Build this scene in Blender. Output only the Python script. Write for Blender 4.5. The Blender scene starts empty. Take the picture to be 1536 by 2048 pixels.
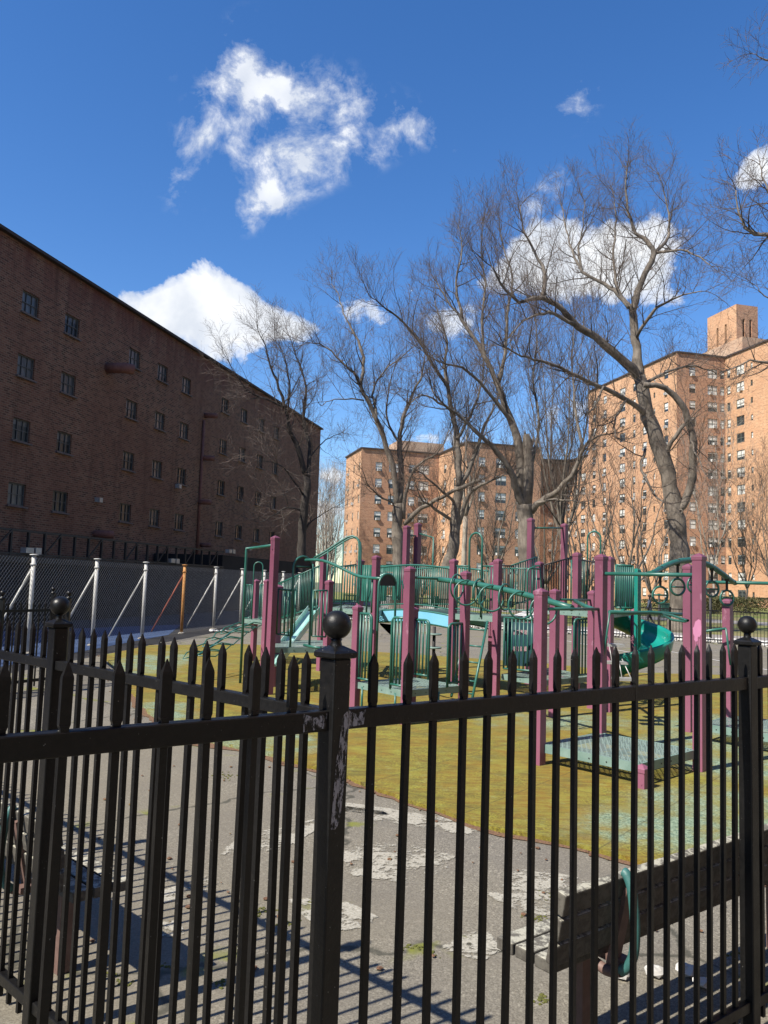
import bpy, math, random
from mathutils import Vector, Matrix, noise
R=math.radians; S=math.sin; K=math.cos; PI=math.pi
sc=bpy.context.scene
COL=sc.collection
# ------------------------------------------------------------------ camera
F=1600.0; H=1.9
up=Vector((575.,17900.,-1600.)).normalized()
fw=Vector((0,0,-1)); Yc=(fw-up*fw.dot(up)).normalized(); Xc=Yc.cross(up)
RW=Matrix((Xc,Yc,up))            # camera space -> world space
cd=bpy.data.cameras.new('camera'); cam=bpy.data.objects.new('camera',cd); COL.objects.link(cam); sc.camera=cam
cam.matrix_world=Matrix.Translation((0,0,H))@RW.to_4x4()
cd.sensor_fit='VERTICAL'; cd.sensor_height=24; cd.lens=F/2048*24; cd.clip_start=.05; cd.clip_end=3000
sc.render.resolution_x=768; sc.render.resolution_y=1024
def ray(px,py): return RW@Vector((px-768,-(py-1024),-F))
def G(px,py,z=0.0):              # survey point at height z
    r=ray(px,py); t=(z-H)/r.z; return Vector((r.x*t,r.y*t,z))
def W(px,py,d):                  # survey point at distance d
    r=ray(px,py); t=d/r.y; return Vector((r.x*t,d,H+r.z*t))
def az(a,l=1.0): return Vector((S(R(a))*l,K(R(a))*l,0))
UZ=Vector((0,0,1))
def hor(px): return 1167.3+.0322*(px-768)

# ------------------------------------------------------------------ materials
def nm(name):
    m=bpy.data.materials.new(name); m.use_nodes=True; nt=m.node_tree; nt.nodes.clear()
    o=nt.nodes.new('ShaderNodeOutputMaterial'); b=nt.nodes.new('ShaderNodeBsdfPrincipled')
    nt.links.new(b.outputs[0],o.inputs[0]); return m,nt,b,o
def N(nt,t,**k):
    n=nt.nodes.new('ShaderNode'+t)
    for a,v in k.items():
        if a.startswith('i_'):
            key=a[2:]; key=int(key) if key.isdigit() else key.replace('_',' ')
            n.inputs[key].default_value=v
        else: setattr(n,a,v)
    return n
def L(nt,a,b): nt.links.new(a,b)
def ramp(nt,src,stops,interp='LINEAR'):
    r=nt.nodes.new('ShaderNodeValToRGB'); r.color_ramp.interpolation=interp
    e=r.color_ramp.elements
    while len(e)<len(stops): e.new(.5)
    for x,(p,c) in zip(e,stops):
        x.position=p; x.color=(c[0],c[1],c[2],1) if isinstance(c,(tuple,list)) else (c,c,c,1)
    L(nt,src,r.inputs[0]); return r.outputs[0]
def mix(nt,fac,a,b,mode='MIX'):
    m=nt.nodes.new('ShaderNodeMix'); m.data_type='RGBA'; m.blend_type=mode
    for i,v in ((0,fac),(6,a),(7,b)):
        if hasattr(v,'is_output') or hasattr(v,'links'): L(nt,v,m.inputs[i])
        elif i==0: m.inputs[0].default_value=v
        else: m.inputs[i].default_value=(v[0],v[1],v[2],1)
    return m.outputs[2]
def math_(nt,op,a,b=None,c=None):
    m=nt.nodes.new('ShaderNodeMath'); m.operation=op
    for i,v in enumerate((a,b,c)):
        if v is None: continue
        if hasattr(v,'links'): L(nt,v,m.inputs[i])
        else: m.inputs[i].default_value=v
    return m.outputs[0]
def pos(nt): return N(nt,'NewGeometry').outputs['Position']
def noi(nt,vec,scale,detail=4,rough=.55,dist=0.0):
    n=N(nt,'TexNoise'); n.inputs['Scale'].default_value=scale; n.inputs['Detail'].default_value=detail
    n.inputs['Roughness'].default_value=rough; n.inputs['Distortion'].default_value=dist
    if vec is not None: L(nt,vec,n.inputs['Vector'])
    return n.outputs['Fac']
def bump(nt,b,h,strength=.3,dist=.01):
    bp=N(nt,'Bump'); bp.inputs['Strength'].default_value=strength; bp.inputs['Distance'].default_value=dist
    L(nt,h,bp.inputs['Height']); L(nt,bp.outputs[0],b.inputs['Normal'])
def scl(nt,vec,s):
    m=N(nt,'Mapping'); m.inputs['Scale'].default_value=s; L(nt,vec,m.inputs['Vector']); return m.outputs[0]
def simple(name,c1,c2=None,rough=.5,sc_=8,metal=0,bs=.15,spec=.5,bd=.005,bscale=None,detail=5):
    m,nt,b,o=nm(name); p=pos(nt); c2=c2 or tuple(x*.75 for x in c1)
    n=noi(nt,p,sc_,detail)
    L(nt,ramp(nt,n,[(.3,c1),(.7,c2)]),b.inputs['Base Color'])
    b.inputs['Roughness'].default_value=rough; b.inputs['Metallic'].default_value=metal
    b.inputs['Specular IOR Level'].default_value=spec
    if bs: bump(nt,b,noi(nt,p,bscale or sc_*5,4),bs,bd)
    return m
M={}
def black_paint():
    m,nt,b,o=nm('black_iron_paint'); p=pos(nt)
    n=noi(nt,p,60,5,.6); sp=noi(nt,p,170,2,.5)
    big=noi(nt,p,9,3)
    base=mix(nt,ramp(nt,n,[(.35,0),(.7,1)]),(.0042,.0042,.0044),(.0085,.008,.0078))
    spm=ramp(nt,sp,[(.755,0),(.775,1)],'LINEAR')
    col=mix(nt,spm,base,(.3,.29,.27))
    L(nt,col,b.inputs['Base Color'])
    L(nt,ramp(nt,big,[(.3,.32),(.7,.5)]),b.inputs['Roughness'])
    b.inputs['Specular IOR Level'].default_value=.28; bump(nt,b,noi(nt,p,45,6,.65),.35,.004); return m
M['iron']=black_paint()
def corner_paint():
    m,nt,b,o=nm('black_iron_paint_peeled'); p=pos(nt)
    base=mix(nt,noi(nt,p,60,5,.6),(.013,.0125,.012),(.024,.022,.02))
    sx=N(nt,'SeparateXYZ'); L(nt,p,sx.inputs[0])
    # pale scraped patch with its own ragged outline
    z=sx.outputs['Z']; w=noi(nt,scl(nt,p,(22,22,7)),1,4,.6)
    zz=math_(nt,'ADD',z,math_(nt,'MULTIPLY',math_(nt,'SUBTRACT',w,.5),.25))
    a=math_(nt,'GREATER_THAN',zz,1.22); c=math_(nt,'LESS_THAN',zz,1.535)
    u=math_(nt,'ADD',math_(nt,'MULTIPLY',sx.outputs['X'],K(R(38))),math_(nt,'MULTIPLY',sx.outputs['Y'],S(R(38))))
    uu=math_(nt,'ADD',u,math_(nt,'MULTIPLY',math_(nt,'SUBTRACT',noi(nt,scl(nt,p,(30,30,14)),1,4,.65),.5),.05))
    UC=Vector((0,0)) ; 
    mk=math_(nt,'MULTIPLY',a,c)
    scr=ramp(nt,noi(nt,scl(nt,p,(160,160,60)),1,6,.75),[(.42,0),(.5,1)])
    mk=math_(nt,'MULTIPLY',mk,scr)
    cc=N(nt,'ValToRGB'); 
    m._u=None
    L(nt,mix(nt,mk,base,(.34,.33,.36)),b.inputs['Base Color'])
    b.inputs['Roughness'].default_value=.42
    bump(nt,b,noi(nt,p,50,6,.65),.35,.004); return m
# the patch itself is a chip layer (own mesh) rather than part of the paint
def chip():
    m,nt,b,o=nm('scraped_primer'); p=pos(nt)
    scr=noi(nt,scl(nt,p,(70,70,26)),1,8,.78)
    f=ramp(nt,scr,[(.48,0),(.52,1)])
    tr=N(nt,'BsdfTransparent'); ms=N(nt,'MixShader')
    L(nt,f,ms.inputs[0]); L(nt,tr.outputs[0],ms.inputs[1]); L(nt,b.outputs[0],ms.inputs[2]); L(nt,ms.outputs[0],o.inputs[0])
    L(nt,mix(nt,noi(nt,p,160,3),(.18,.18,.195),(.36,.355,.38)),b.inputs['Base Color']); b.inputs['Roughness'].default_value=.7
    return m
M['chip']=chip()
def purple():
    m,nt,b,o=nm('mauve_post_paint'); p=pos(nt)
    n=noi(nt,p,2.5,4); n2=noi(nt,p,40,3)
    c=mix(nt,ramp(nt,n,[(.3,0),(.7,1)]),(.125,.036,.066),(.165,.052,.088))
    # paler towards the feet of the posts, ragged patches
    sx=N(nt,'SeparateXYZ'); L(nt,p,sx.inputs[0])
    mr=N(nt,'MapRange'); L(nt,sx.outputs['Z'],mr.inputs[0]); mr.inputs[1].default_value=2.2; mr.inputs[2].default_value=.2; mr.inputs[4].default_value=.55
    c=mix(nt,mr.outputs[0],c,(.27,.10,.155))
    c=mix(nt,ramp(nt,n2,[(.66,0),(.72,1)]),c,(.09,.02,.045)); c=mix(nt,ramp(nt,noi(nt,scl(nt,p,(9,9,3.5)),1,8,.75),[(.60,0),(.68,.55)]),c,(.34,.19,.25))
    L(nt,c,b.inputs['Base Color']); b.inputs['Roughness'].default_value=.5
    bump(nt,b,n2,.08,.003); return m
M['purple']=purple()
M['graffiti']=simple('pink_cover_paint',(.42,.17,.28),(.36,.14,.24),.5,12,bs=.1)
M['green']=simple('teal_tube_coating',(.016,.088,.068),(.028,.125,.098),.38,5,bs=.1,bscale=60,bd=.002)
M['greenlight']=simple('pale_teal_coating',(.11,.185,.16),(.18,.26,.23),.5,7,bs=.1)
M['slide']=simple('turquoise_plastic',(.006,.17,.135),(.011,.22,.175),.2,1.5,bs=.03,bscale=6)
M['slidelight']=simple('pale_turquoise_plastic',(.3,.55,.5),(.42,.62,.58),.25,4,bs=.03)  # pale turquoise for the straight slide and the crawl hoop
M['blue']=simple('sky_blue_plastic',(.13,.38,.52),(.18,.44,.58),.4,2,bs=.05)
M['navy']=simple('navy_climbing_board',(.006,.03,.045),(.012,.045,.06),.5,4,bs=.05)
M['boardslot']=simple('pale_pink_edge',(.5,.34,.36),(.4,.26,.3),.6,8,bs=0)
M['rubber']=simple('black_rubber',(.012,.012,.012),(.02,.02,.02),.6,20)
M['steel']=simple('galvanised_steel',(.42,.42,.40),(.3,.3,.29),.45,12,metal=.35,bs=.1)
M['rust']=simple('rusted_orange_pipe',(.35,.14,.035),(.45,.25,.09),.8,9,bs=.2)
M['rustred']=simple('rusted_red_brace',(.28,.07,.03),(.2,.05,.03),.8,9,bs=.2)
M['wire']=simple('dull_zinc_wire',(.30,.295,.29),(.2,.2,.2),.6,6,metal=.1,bs=0)
M['dark']=simple('dark_painted_steel',(.01,.01,.011),(.018,.017,.017),.6,5)
M['darkwall']=simple('dark_concrete',(.007,.0065,.006),(.012,.011,.010),.85,1.4,bscale=20)  # even, very dark concrete
M['concrete']=simple('weathered_concrete',(.30,.28,.24),(.2,.185,.16),.9,5,bscale=60)
M['white']=simple('white_enamel',(.62,.62,.6),(.5,.5,.49),.4,4,bs=0)
M['rock']=simple('white_pebble',(.62,.61,.58),(.38,.37,.35),.8,3,bs=.3)
M['coping']=simple('dark_coping',(.05,.035,.03),(.03,.022,.02),.8,3)
M['stonecap']=simple('pale_coping_stone',(.3,.22,.17),(.22,.15,.11),.8,3)
M['roof']=simple('tar_roof',(.05,.05,.05),(.035,.035,.035),.9,2)
M['teal_hoop']=simple('worn_teal_enamel',(.025,.10,.095),(.045,.14,.13),.5,16,bs=.2)
M['brownpipe']=simple('brown_primer_steel',(.10,.06,.05),(.16,.10,.085),.6,14,bs=.2)
M['skin']=simple('skin',(.45,.27,.19),(.4,.23,.16),.6,9,bs=0)
M['jacket']=simple('blue_grey_jacket',(.07,.09,.14),(.05,.065,.1),.8,9)
M['trousers']=simple('dark_trousers',(.015,.015,.02),(.02,.02,.025),.8,9)
M['hair']=simple('dark_hair',(.02,.014,.01),(.015,.01,.008),.7,9)
M['signred']=simple('pale_blue_face',(.3,.45,.55),(.25,.4,.5),.4,4,bs=0)
def deckm():
    m,nt,b,o=nm('punched_deck_coating'); tc=N(nt,'TexCoord'); uv=tc.outputs['UV']
    br=N(nt,'TexBrick'); L(nt,uv,br.inputs['Vector']); br.inputs['Scale'].default_value=1
    br.inputs['Brick Width'].default_value=.085; br.inputs['Row Height'].default_value=.03
    br.inputs['Mortar Size'].default_value=.0085; br.inputs['Mortar Smooth'].default_value=0.
    f=math_(nt,'SUBTRACT',1.0,br.outputs['Fac'])
    tr=N(nt,'BsdfTransparent'); ms=N(nt,'MixShader')
    L(nt,f,ms.inputs[0]); L(nt,b.outputs[0],ms.inputs[1]); L(nt,tr.outputs[0],ms.inputs[2]); L(nt,ms.outputs[0],o.inputs[0])
    L(nt,mix(nt,noi(nt,pos(nt),6,4),(.15,.215,.19),(.23,.30,.27)),b.inputs['Base Color']); b.inputs['Roughness'].default_value=.5
    return m
M['deck']=deckm()
def brickm(name,cols,mortar,bw=.205,rh=.068,ms=.012,stain=None,angle=0,bumpd=.01,msc=1.0,band=None,tint=None):
    m,nt,b,o=nm(name); tc=N(nt,'TexCoord'); uv=tc.outputs['UV']; p=pos(nt)
    br=N(nt,'TexBrick'); L(nt,uv,br.inputs['Vector']); br.inputs['Scale'].default_value=1
    br.inputs['Brick Width'].default_value=bw; br.inputs['Row Height'].default_value=rh
    br.inputs['Mortar Size'].default_value=ms; br.inputs['Mortar Smooth'].default_value=.1
    br.inputs['Color1'].default_value=(*cols[0],1); br.inputs['Color2'].default_value=(*cols[1],1); br.inputs['Mortar'].default_value=(*mortar,1)
    br.inputs['Bias'].default_value=0
    col=br.outputs['Color']
    # clinker bricks: a few darker ones
    n0=noi(nt,scl(nt,uv,(1/bw*1.0,1/rh*1.0,1)),.62 if stain else .9,1,.5)
    col=mix(nt,math_(nt,'MULTIPLY',ramp(nt,n0,[(.50,0),(.58,1)] if stain else [(.56,0),(.62,1)]),math_(nt,'SUBTRACT',1.0,br.outputs['Fac'])),col,tuple(c*(.2 if stain else .42) for c in cols[0]))
    big=noi(nt,p,.16*msc,5,.6); col=mix(nt,ramp(nt,big,[(.35,.55),(.65,0)]),col,tuple(c*.62 for c in cols[1]))
    mid=noi(nt,p,1.3*msc,6,.65); col=mix(nt,ramp(nt,mid,[(.38,.35),(.62,0)]),col,cols[2])
    if stain:   # run-off streaks below the coping
        st=noi(nt,scl(nt,uv,(1.3,.12,1)),1.4,5,.65)
        sx=N(nt,'SeparateXYZ'); L(nt,p,sx.inputs[0])
        mr=N(nt,'MapRange'); L(nt,sx.outputs['Z'],mr.inputs[0]); mr.inputs[1].default_value=stain[0]; mr.inputs[2].default_value=stain[1]
        f=math_(nt,'MULTIPLY',mr.outputs[0],ramp(nt,st,[(.4,.25),(.6,1)]))
        col=mix(nt,f,col,stain[2])
        st2=noi(nt,scl(nt,uv,(.8,.05,1)),1.7,4,.6)
        col=mix(nt,ramp(nt,st2,[(.55,0),(.75,.6)]),col,tuple(c*.35 for c in cols[0]))
    if band:
        sy=N(nt,'SeparateXYZ'); L(nt,p,sy.inputs[0])
        w=N(nt,'TexWave',wave_type='BANDS',bands_direction='Y'); L(nt,uv,w.inputs['Vector']); w.inputs['Scale'].default_value=band
        col=mix(nt,math_(nt,'MULTIPLY',w.outputs['Fac'],.14),col,tuple(c*.5 for c in cols[0]))
    L(nt,col,b.inputs['Base Color']); b.inputs['Roughness'].default_value=.9
    bump(nt,b,br.outputs['Fac'],-.6,bumpd) if False else bump(nt,b,math_(nt,'SUBTRACT',1.0,br.outputs['Fac']),.5,bumpd)
    return m
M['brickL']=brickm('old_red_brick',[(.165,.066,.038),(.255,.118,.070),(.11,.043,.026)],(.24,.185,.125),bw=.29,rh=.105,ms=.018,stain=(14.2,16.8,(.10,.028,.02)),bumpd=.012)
M['brickO']=brickm('orange_brick',[(.385,.180,.10),(.485,.255,.15),(.30,.137,.08)],(.46,.345,.245),bw=.42,rh=.16,ms=.022,bumpd=.01,band=.55,msc=.6)  # base brick, kept darker for walls turned from the sun
M['brickSun']=brickm('sunlit_orange_brick',[(.47,.24,.125),(.56,.32,.18),(.40,.195,.10)],(.54,.40,.26),bw=.42,rh=.16,ms=.022,bumpd=.01,band=.55,msc=.6)  # paler copy for sun-facing walls, sunlight put into the colour
def barkm(name,c1,c2,c3):
    m,nt,b,o=nm(name); p=pos(nt)
    n=noi(nt,scl(nt,p,(9,9,1.8)),1,6,.65); n2=noi(nt,p,1.4,4)
    c=mix(nt,ramp(nt,n,[(.35,0),(.65,1)]),c1,c2); c=mix(nt,ramp(nt,n2,[(.45,0),(.65,.8)]),c,c3)
    L(nt,c,b.inputs['Base Color']); b.inputs['Roughness'].default_value=.9
    bump(nt,b,n,.8,.04); return m
M['bark']=barkm('grey_bark',(.115,.097,.078),(.20,.172,.14),(.06,.05,.04))
M['barkpale']=barkm('pale_mottled_bark',(.26,.23,.19),(.4,.36,.3),(.15,.12,.09))
M['barkshade']=barkm('shaded_bark',(.03,.025,.022),(.05,.042,.036),(.02,.017,.015))  # bark copy darkened for the tree standing in shade
M['limb']=barkm('limb_bark',(.055,.044,.036),(.095,.078,.064),(.035,.028,.024))
M['twig']=simple('twig_bark',(.085,.06,.045),(.125,.092,.07),.9,3,bs=0)
M['twigpale']=simple('pale_twig_bark',(.26,.21,.17),(.32,.27,.22),.9,3,bs=0)
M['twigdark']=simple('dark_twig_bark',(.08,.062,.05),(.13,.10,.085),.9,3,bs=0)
def glassm(name,base,curt,p0,p1,rough=.06):
    m,nt,b,o=nm(name); oi=N(nt,'ObjectInfo'); r=oi.outputs['Random']
    tc=N(nt,'TexCoord'); n=noi(nt,scl(nt,tc.outputs['Object'],(5,5,.6)),1.5,4)
    sx=N(nt,'SeparateXYZ'); L(nt,tc.outputs['Object'],sx.inputs[0])
    # blinds drawn to a different height behind every pane
    hgt=math_(nt,'SUBTRACT',math_(nt,'MULTIPLY',r,1.9),1.1)
    bl=math_(nt,'GREATER_THAN',sx.outputs['Z'],hgt)
    k=math_(nt,'MULTIPLY',bl,ramp(nt,n,[(p0,.25),(p1,1)]))
    L(nt,mix(nt,k,base,curt),b.inputs['Base Color'])
    b.inputs['Roughness'].default_value=rough; b.inputs['Specular IOR Level'].default_value=.7
    bump(nt,b,noi(nt,tc.outputs['Object'],2.5,2),.12,.02); return m
M['glassL']=glassm('old_window_glass',(.008,.011,.013),(.10,.105,.11),.35,.6,.3)
M['glassR']=glassm('apartment_window_glass',(.02,.028,.032),(.62,.62,.58),.2,.5)
M['frameL']=simple('grey_metal_window_frame',(.085,.09,.088),(.06,.064,.064),.6,6,bs=0)
M['frameR']=simple('dark_bronze_window_frame',(.12,.14,.12),(.09,.10,.09),.5,6,bs=0)
M['sill']=simple('window_sill_stone',(.16,.13,.12),(.1,.08,.075),.9,6)
def asphalt():
    m,nt,b,o=nm('worn_asphalt'); p=pos(nt)
    f1=noi(nt,p,120,6,.75); f2=noi(nt,p,1.1,6,.6); f3=noi(nt,p,.23,4,.5); vo=N(nt,'TexVoronoi'); L(nt,p,vo.inputs['Vector']); vo.inputs['Scale'].default_value=85
    c=mix(nt,ramp(nt,f1,[(.41,0),(.60,1)]),(.056,.051,.040),(.26,.238,.19))
    c=mix(nt,ramp(nt,vo.outputs['Color'],[(.8,0),(.9,.5)]),c,(.40,.37,.30))
    c=mix(nt,ramp(nt,f2,[(.4,.45),(.62,0)]),c,(.105,.095,.083))
    c=mix(nt,ramp(nt,f3,[(.42,.5),(.6,0)]),c,(.165,.144,.10))
    # hairline cracks
    vc=N(nt,'TexVoronoi',feature='DISTANCE_TO_EDGE'); wp=N(nt,'TexNoise'); L(nt,p,wp.inputs['Vector']); wp.inputs['Scale'].default_value=2.2; wp.inputs['Detail'].default_value=5
    ad=N(nt,'VectorMath',operation='MULTIPLY_ADD'); L(nt,wp.outputs['Color'],ad.inputs[0]); ad.inputs[1].default_value=(.5,.5,.5); L(nt,p,ad.inputs[2])
    L(nt,ad.outputs[0],vc.inputs['Vector']); vc.inputs['Scale'].default_value=.38
    ck=ramp(nt,vc.outputs['Distance'],[(.004,1),(.011,0)])
    c=mix(nt,math_(nt,'MULTIPLY',ck,.75),c,(.03,.03,.02))
    mo=math_(nt,'MULTIPLY',ramp(nt,vc.outputs['Distance'],[(.01,1),(.06,0)]),ramp(nt,noi(nt,p,1.9,4),[(.56,0),(.62,1)]))
    c=mix(nt,mo,c,(.14,.15,.02))
    L(nt,c,b.inputs['Base Color']); b.inputs['Roughness'].default_value=.88
    bump(nt,b,f1,.5,.004); return m
M['asphalt']=asphalt()
AREAS=[(2.35,6.6,1.5,.9,1.0),(3.1,7.2,1.3,1.2,.9),(5.2,10.8,2.6,2.6,1.0),(4.0,9.6,1.6,2.2,.8),(-1.35,9.4,1.1,1.3,1.0),(-3.0,11.0,.9,2.0,.8),(-5.0,17.5,1.5,4,.8),(2.6,11.6,2.2,1.6,.6)]
def mat_surface():
    m,nt,b,o=nm('mossy_rubber_surface'); p=pos(nt)
    f1=noi(nt,p,48,7,.78); f2=noi(nt,p,.55,7,.68); f3=noi(nt,p,6,7,.7); f4=noi(nt,scl(nt,p,(1,1,1)),.33,3,.5); st=noi(nt,scl(nt,p,(2.4,16,1)),1.2,4,.6)
    moss=mix(nt,ramp(nt,f1,[(.41,0),(.59,1)]),(.060,.050,.004),(.25,.222,.024))
    moss=mix(nt,ramp(nt,f3,[(.4,.6),(.6,0)]),moss,(.135,.075,.008))
    bg_=noi(nt,p,.9,6,.65); moss=mix(nt,ramp(nt,bg_,[(.42,.75),(.56,0)]),moss,(.17,.095,.006)); moss=mix(nt,ramp(nt,noi(nt,p,1.7,5,.6),[(.55,0),(.68,.6)]),moss,(.21,.22,.03)); moss=mix(nt,ramp(nt,noi(nt,p,2.4,7,.7),[(.36,.7),(.52,0)]),moss,(.085,.075,.012)); moss=mix(nt,ramp(nt,noi(nt,p,5.5,6,.7),[(.58,0),(.70,.5)]),moss,(.25,.27,.10)); moss=mix(nt,ramp(nt,st,[(.45,0),(.65,.45)]),moss,(.25,.24,.03))
    rub=mix(nt,ramp(nt,f1,[(.4,0),(.6,1)]),(.05,.09,.058),(.27,.35,.235))
    rub=mix(nt,ramp(nt,noi(nt,p,1.3,7,.7),[(.45,0),(.6,.85)]),rub,(.17,.15,.03))
    # bare mint rubber shows through the moss in a few big worn areas
    def area(x,y,rx,ry,w):
        mp_=N(nt,'Mapping'); L(nt,p,mp_.inputs['Vector']); mp_.inputs['Location'].default_value=(-x/rx,-y/ry,0); mp_.inputs['Scale'].default_value=(1/rx,1/ry,0)
        ln=N(nt,'VectorMath',operation='LENGTH'); L(nt,mp_.outputs[0],ln.inputs[0])
        return math_(nt,'MULTIPLY',ramp(nt,ln.outputs['Value'],[(0,1),(1,0)],'EASE'),w)
    ar=None
    for q in AREAS:
        z_=area(*q); ar=z_ if ar is None else math_(nt,'MAXIMUM',ar,z_)
    v=math_(nt,'ADD',math_(nt,'MULTIPLY',f2,1.0),math_(nt,'MULTIPLY',ar,.62))
    k=ramp(nt,v,[(.60,0),(.80,1)])
    k=math_(nt,'MULTIPLY',k,ramp(nt,noi(nt,p,3.2,7,.7),[(.36,.25),(.54,1)]))
    c=mix(nt,k,moss,rub)
    br=N(nt,'TexBrick'); mp=N(nt,'Mapping'); L(nt,p,mp.inputs['Vector']); mp.inputs['Rotation'].default_value=(0,0,R(38)); L(nt,mp.outputs[0],br.inputs['Vector'])
    br.offset=0; br.inputs['Scale'].default_value=1; br.inputs['Brick Width'].default_value=1.2; br.inputs['Row Height'].default_value=1.2; br.inputs['Mortar Size'].default_value=.008
    c=mix(nt,math_(nt,'MULTIPLY',br.outputs['Fac'],.45),c,(.03,.028,.01))
    L(nt,c,b.inputs['Base Color']); b.inputs['Roughness'].default_value=.95
    bump(nt,b,math_(nt,'ADD',f1,f3),.6,.012); return m
M['mat']=mat_surface()
def leaflitter():
    m,nt,b,o=nm('leaf_litter'); p=pos(nt)
    L(nt,ramp(nt,noi(nt,p,60,3),[(.35,(.07,.035,.018)),(.55,(.16,.085,.05)),(.7,(.12,.11,.015))]),b.inputs['Base Color']); b.inputs['Roughness'].default_value=.95
    return m
M['litter']=leaflitter()
def paintm():
    m,nt,b,o=nm('worn_white_marking'); p=pos(nt)
    n=noi(nt,p,3.2,9,.62,.6); n2=noi(nt,p,60,4,.6)
    tc=N(nt,'TexCoord'); su=N(nt,'SeparateXYZ'); L(nt,tc.outputs['UV'],su.inputs[0])
    ed=ramp(nt,su.outputs['X'],[(0,0),(.10,1)])
    n3=noi(nt,p,22,8,.75)
    f=math_(nt,'MULTIPLY',ramp(nt,math_(nt,'ADD',math_(nt,'ADD',n,math_(nt,'MULTIPLY',math_(nt,'SUBTRACT',n3,.35),.75)),math_(nt,'MULTIPLY',ed,.10)),[(.66,0),(.73,.92)]),ramp(nt,n3,[(.32,.25),(.46,1)]))
    tr=N(nt,'BsdfTransparent'); ms=N(nt,'MixShader')
    L(nt,f,ms.inputs[0]); L(nt,tr.outputs[0],ms.inputs[1]); L(nt,b.outputs[0],ms.inputs[2]); L(nt,ms.outputs[0],o.inputs[0])
    L(nt,mix(nt,ramp(nt,n2,[(.35,0),(.65,1)]),(.25,.235,.19),(.40,.38,.32)),b.inputs['Base Color']); b.inputs['Roughness'].default_value=.8
    return m
M['marking']=paintm()
def woodm():
    m,nt,b,o=nm('grey_weathered_slat'); tc=N(nt,'TexCoord'); p=tc.outputs['Object']
    g=noi(nt,scl(nt,p,(1.5,40,40)),1,5,.6); li=noi(nt,pos(nt),26,6,.7)
    c=mix(nt,g,(.028,.024,.02),(.085,.077,.066))
    # lichen grows on the upper faces
    ng=N(nt,'NewGeometry'); sx=N(nt,'SeparateXYZ'); L(nt,ng.outputs['Normal'],sx.inputs[0])
    upf=ramp(nt,sx.outputs['Z'],[(.3,0),(.8,1)])
    c=mix(nt,math_(nt,'MULTIPLY',ramp(nt,li,[(.46,.15),(.56,1)]),math_(nt,'MULTIPLY_ADD' if False else 'MAXIMUM',upf,.12)),c,(.34,.33,.27))
    L(nt,c,b.inputs['Base Color']); b.inputs['Roughness'].default_value=.9
    bump(nt,b,g,.5,.004); return m
M['wood']=woodm()
def grassm(name,a,b_,c_):
    m,nt,b,o=nm(name); p=pos(nt)
    c=mix(nt,ramp(nt,noi(nt,p,3,6,.65),[(.35,0),(.65,1)]),a,b_); c=mix(nt,ramp(nt,noi(nt,p,.12,5),[(.45,0),(.6,.8)]),c,c_)
    L(nt,c,b.inputs['Base Color']); b.inputs['Roughness'].default_value=.95; bump(nt,b,noi(nt,p,14,4),.8,.05); return m
M['grass']=grassm('early_spring_grass',(.09,.12,.018),(.16,.18,.035),(.19,.15,.07))
M['dirt']=grassm('winter_ground',(.14,.115,.07),(.2,.165,.10),(.09,.10,.03))
M['court']=simple('blue_court_paint',(.028,.055,.125),(.035,.065,.145),.8,.8,bscale=40)
M['backlot']=simple('shade_dark_asphalt',(.012,.012,.013),(.02,.019,.02),.95,1.2,bscale=30)  # shade on the ground behind the fence put into this dark colour
M['path']=simple('pale_path_asphalt',(.24,.22,.2),(.18,.165,.15),.9,1.5,bscale=60)
M['hedge']=simple('hedge_leaf',(.055,.06,.018),(.10,.085,.03),.8,1.8,bs=0)
M['moss']=simple('bright_moss',(.05,.058,.008),(.10,.10,.018),.95,30)

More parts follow.
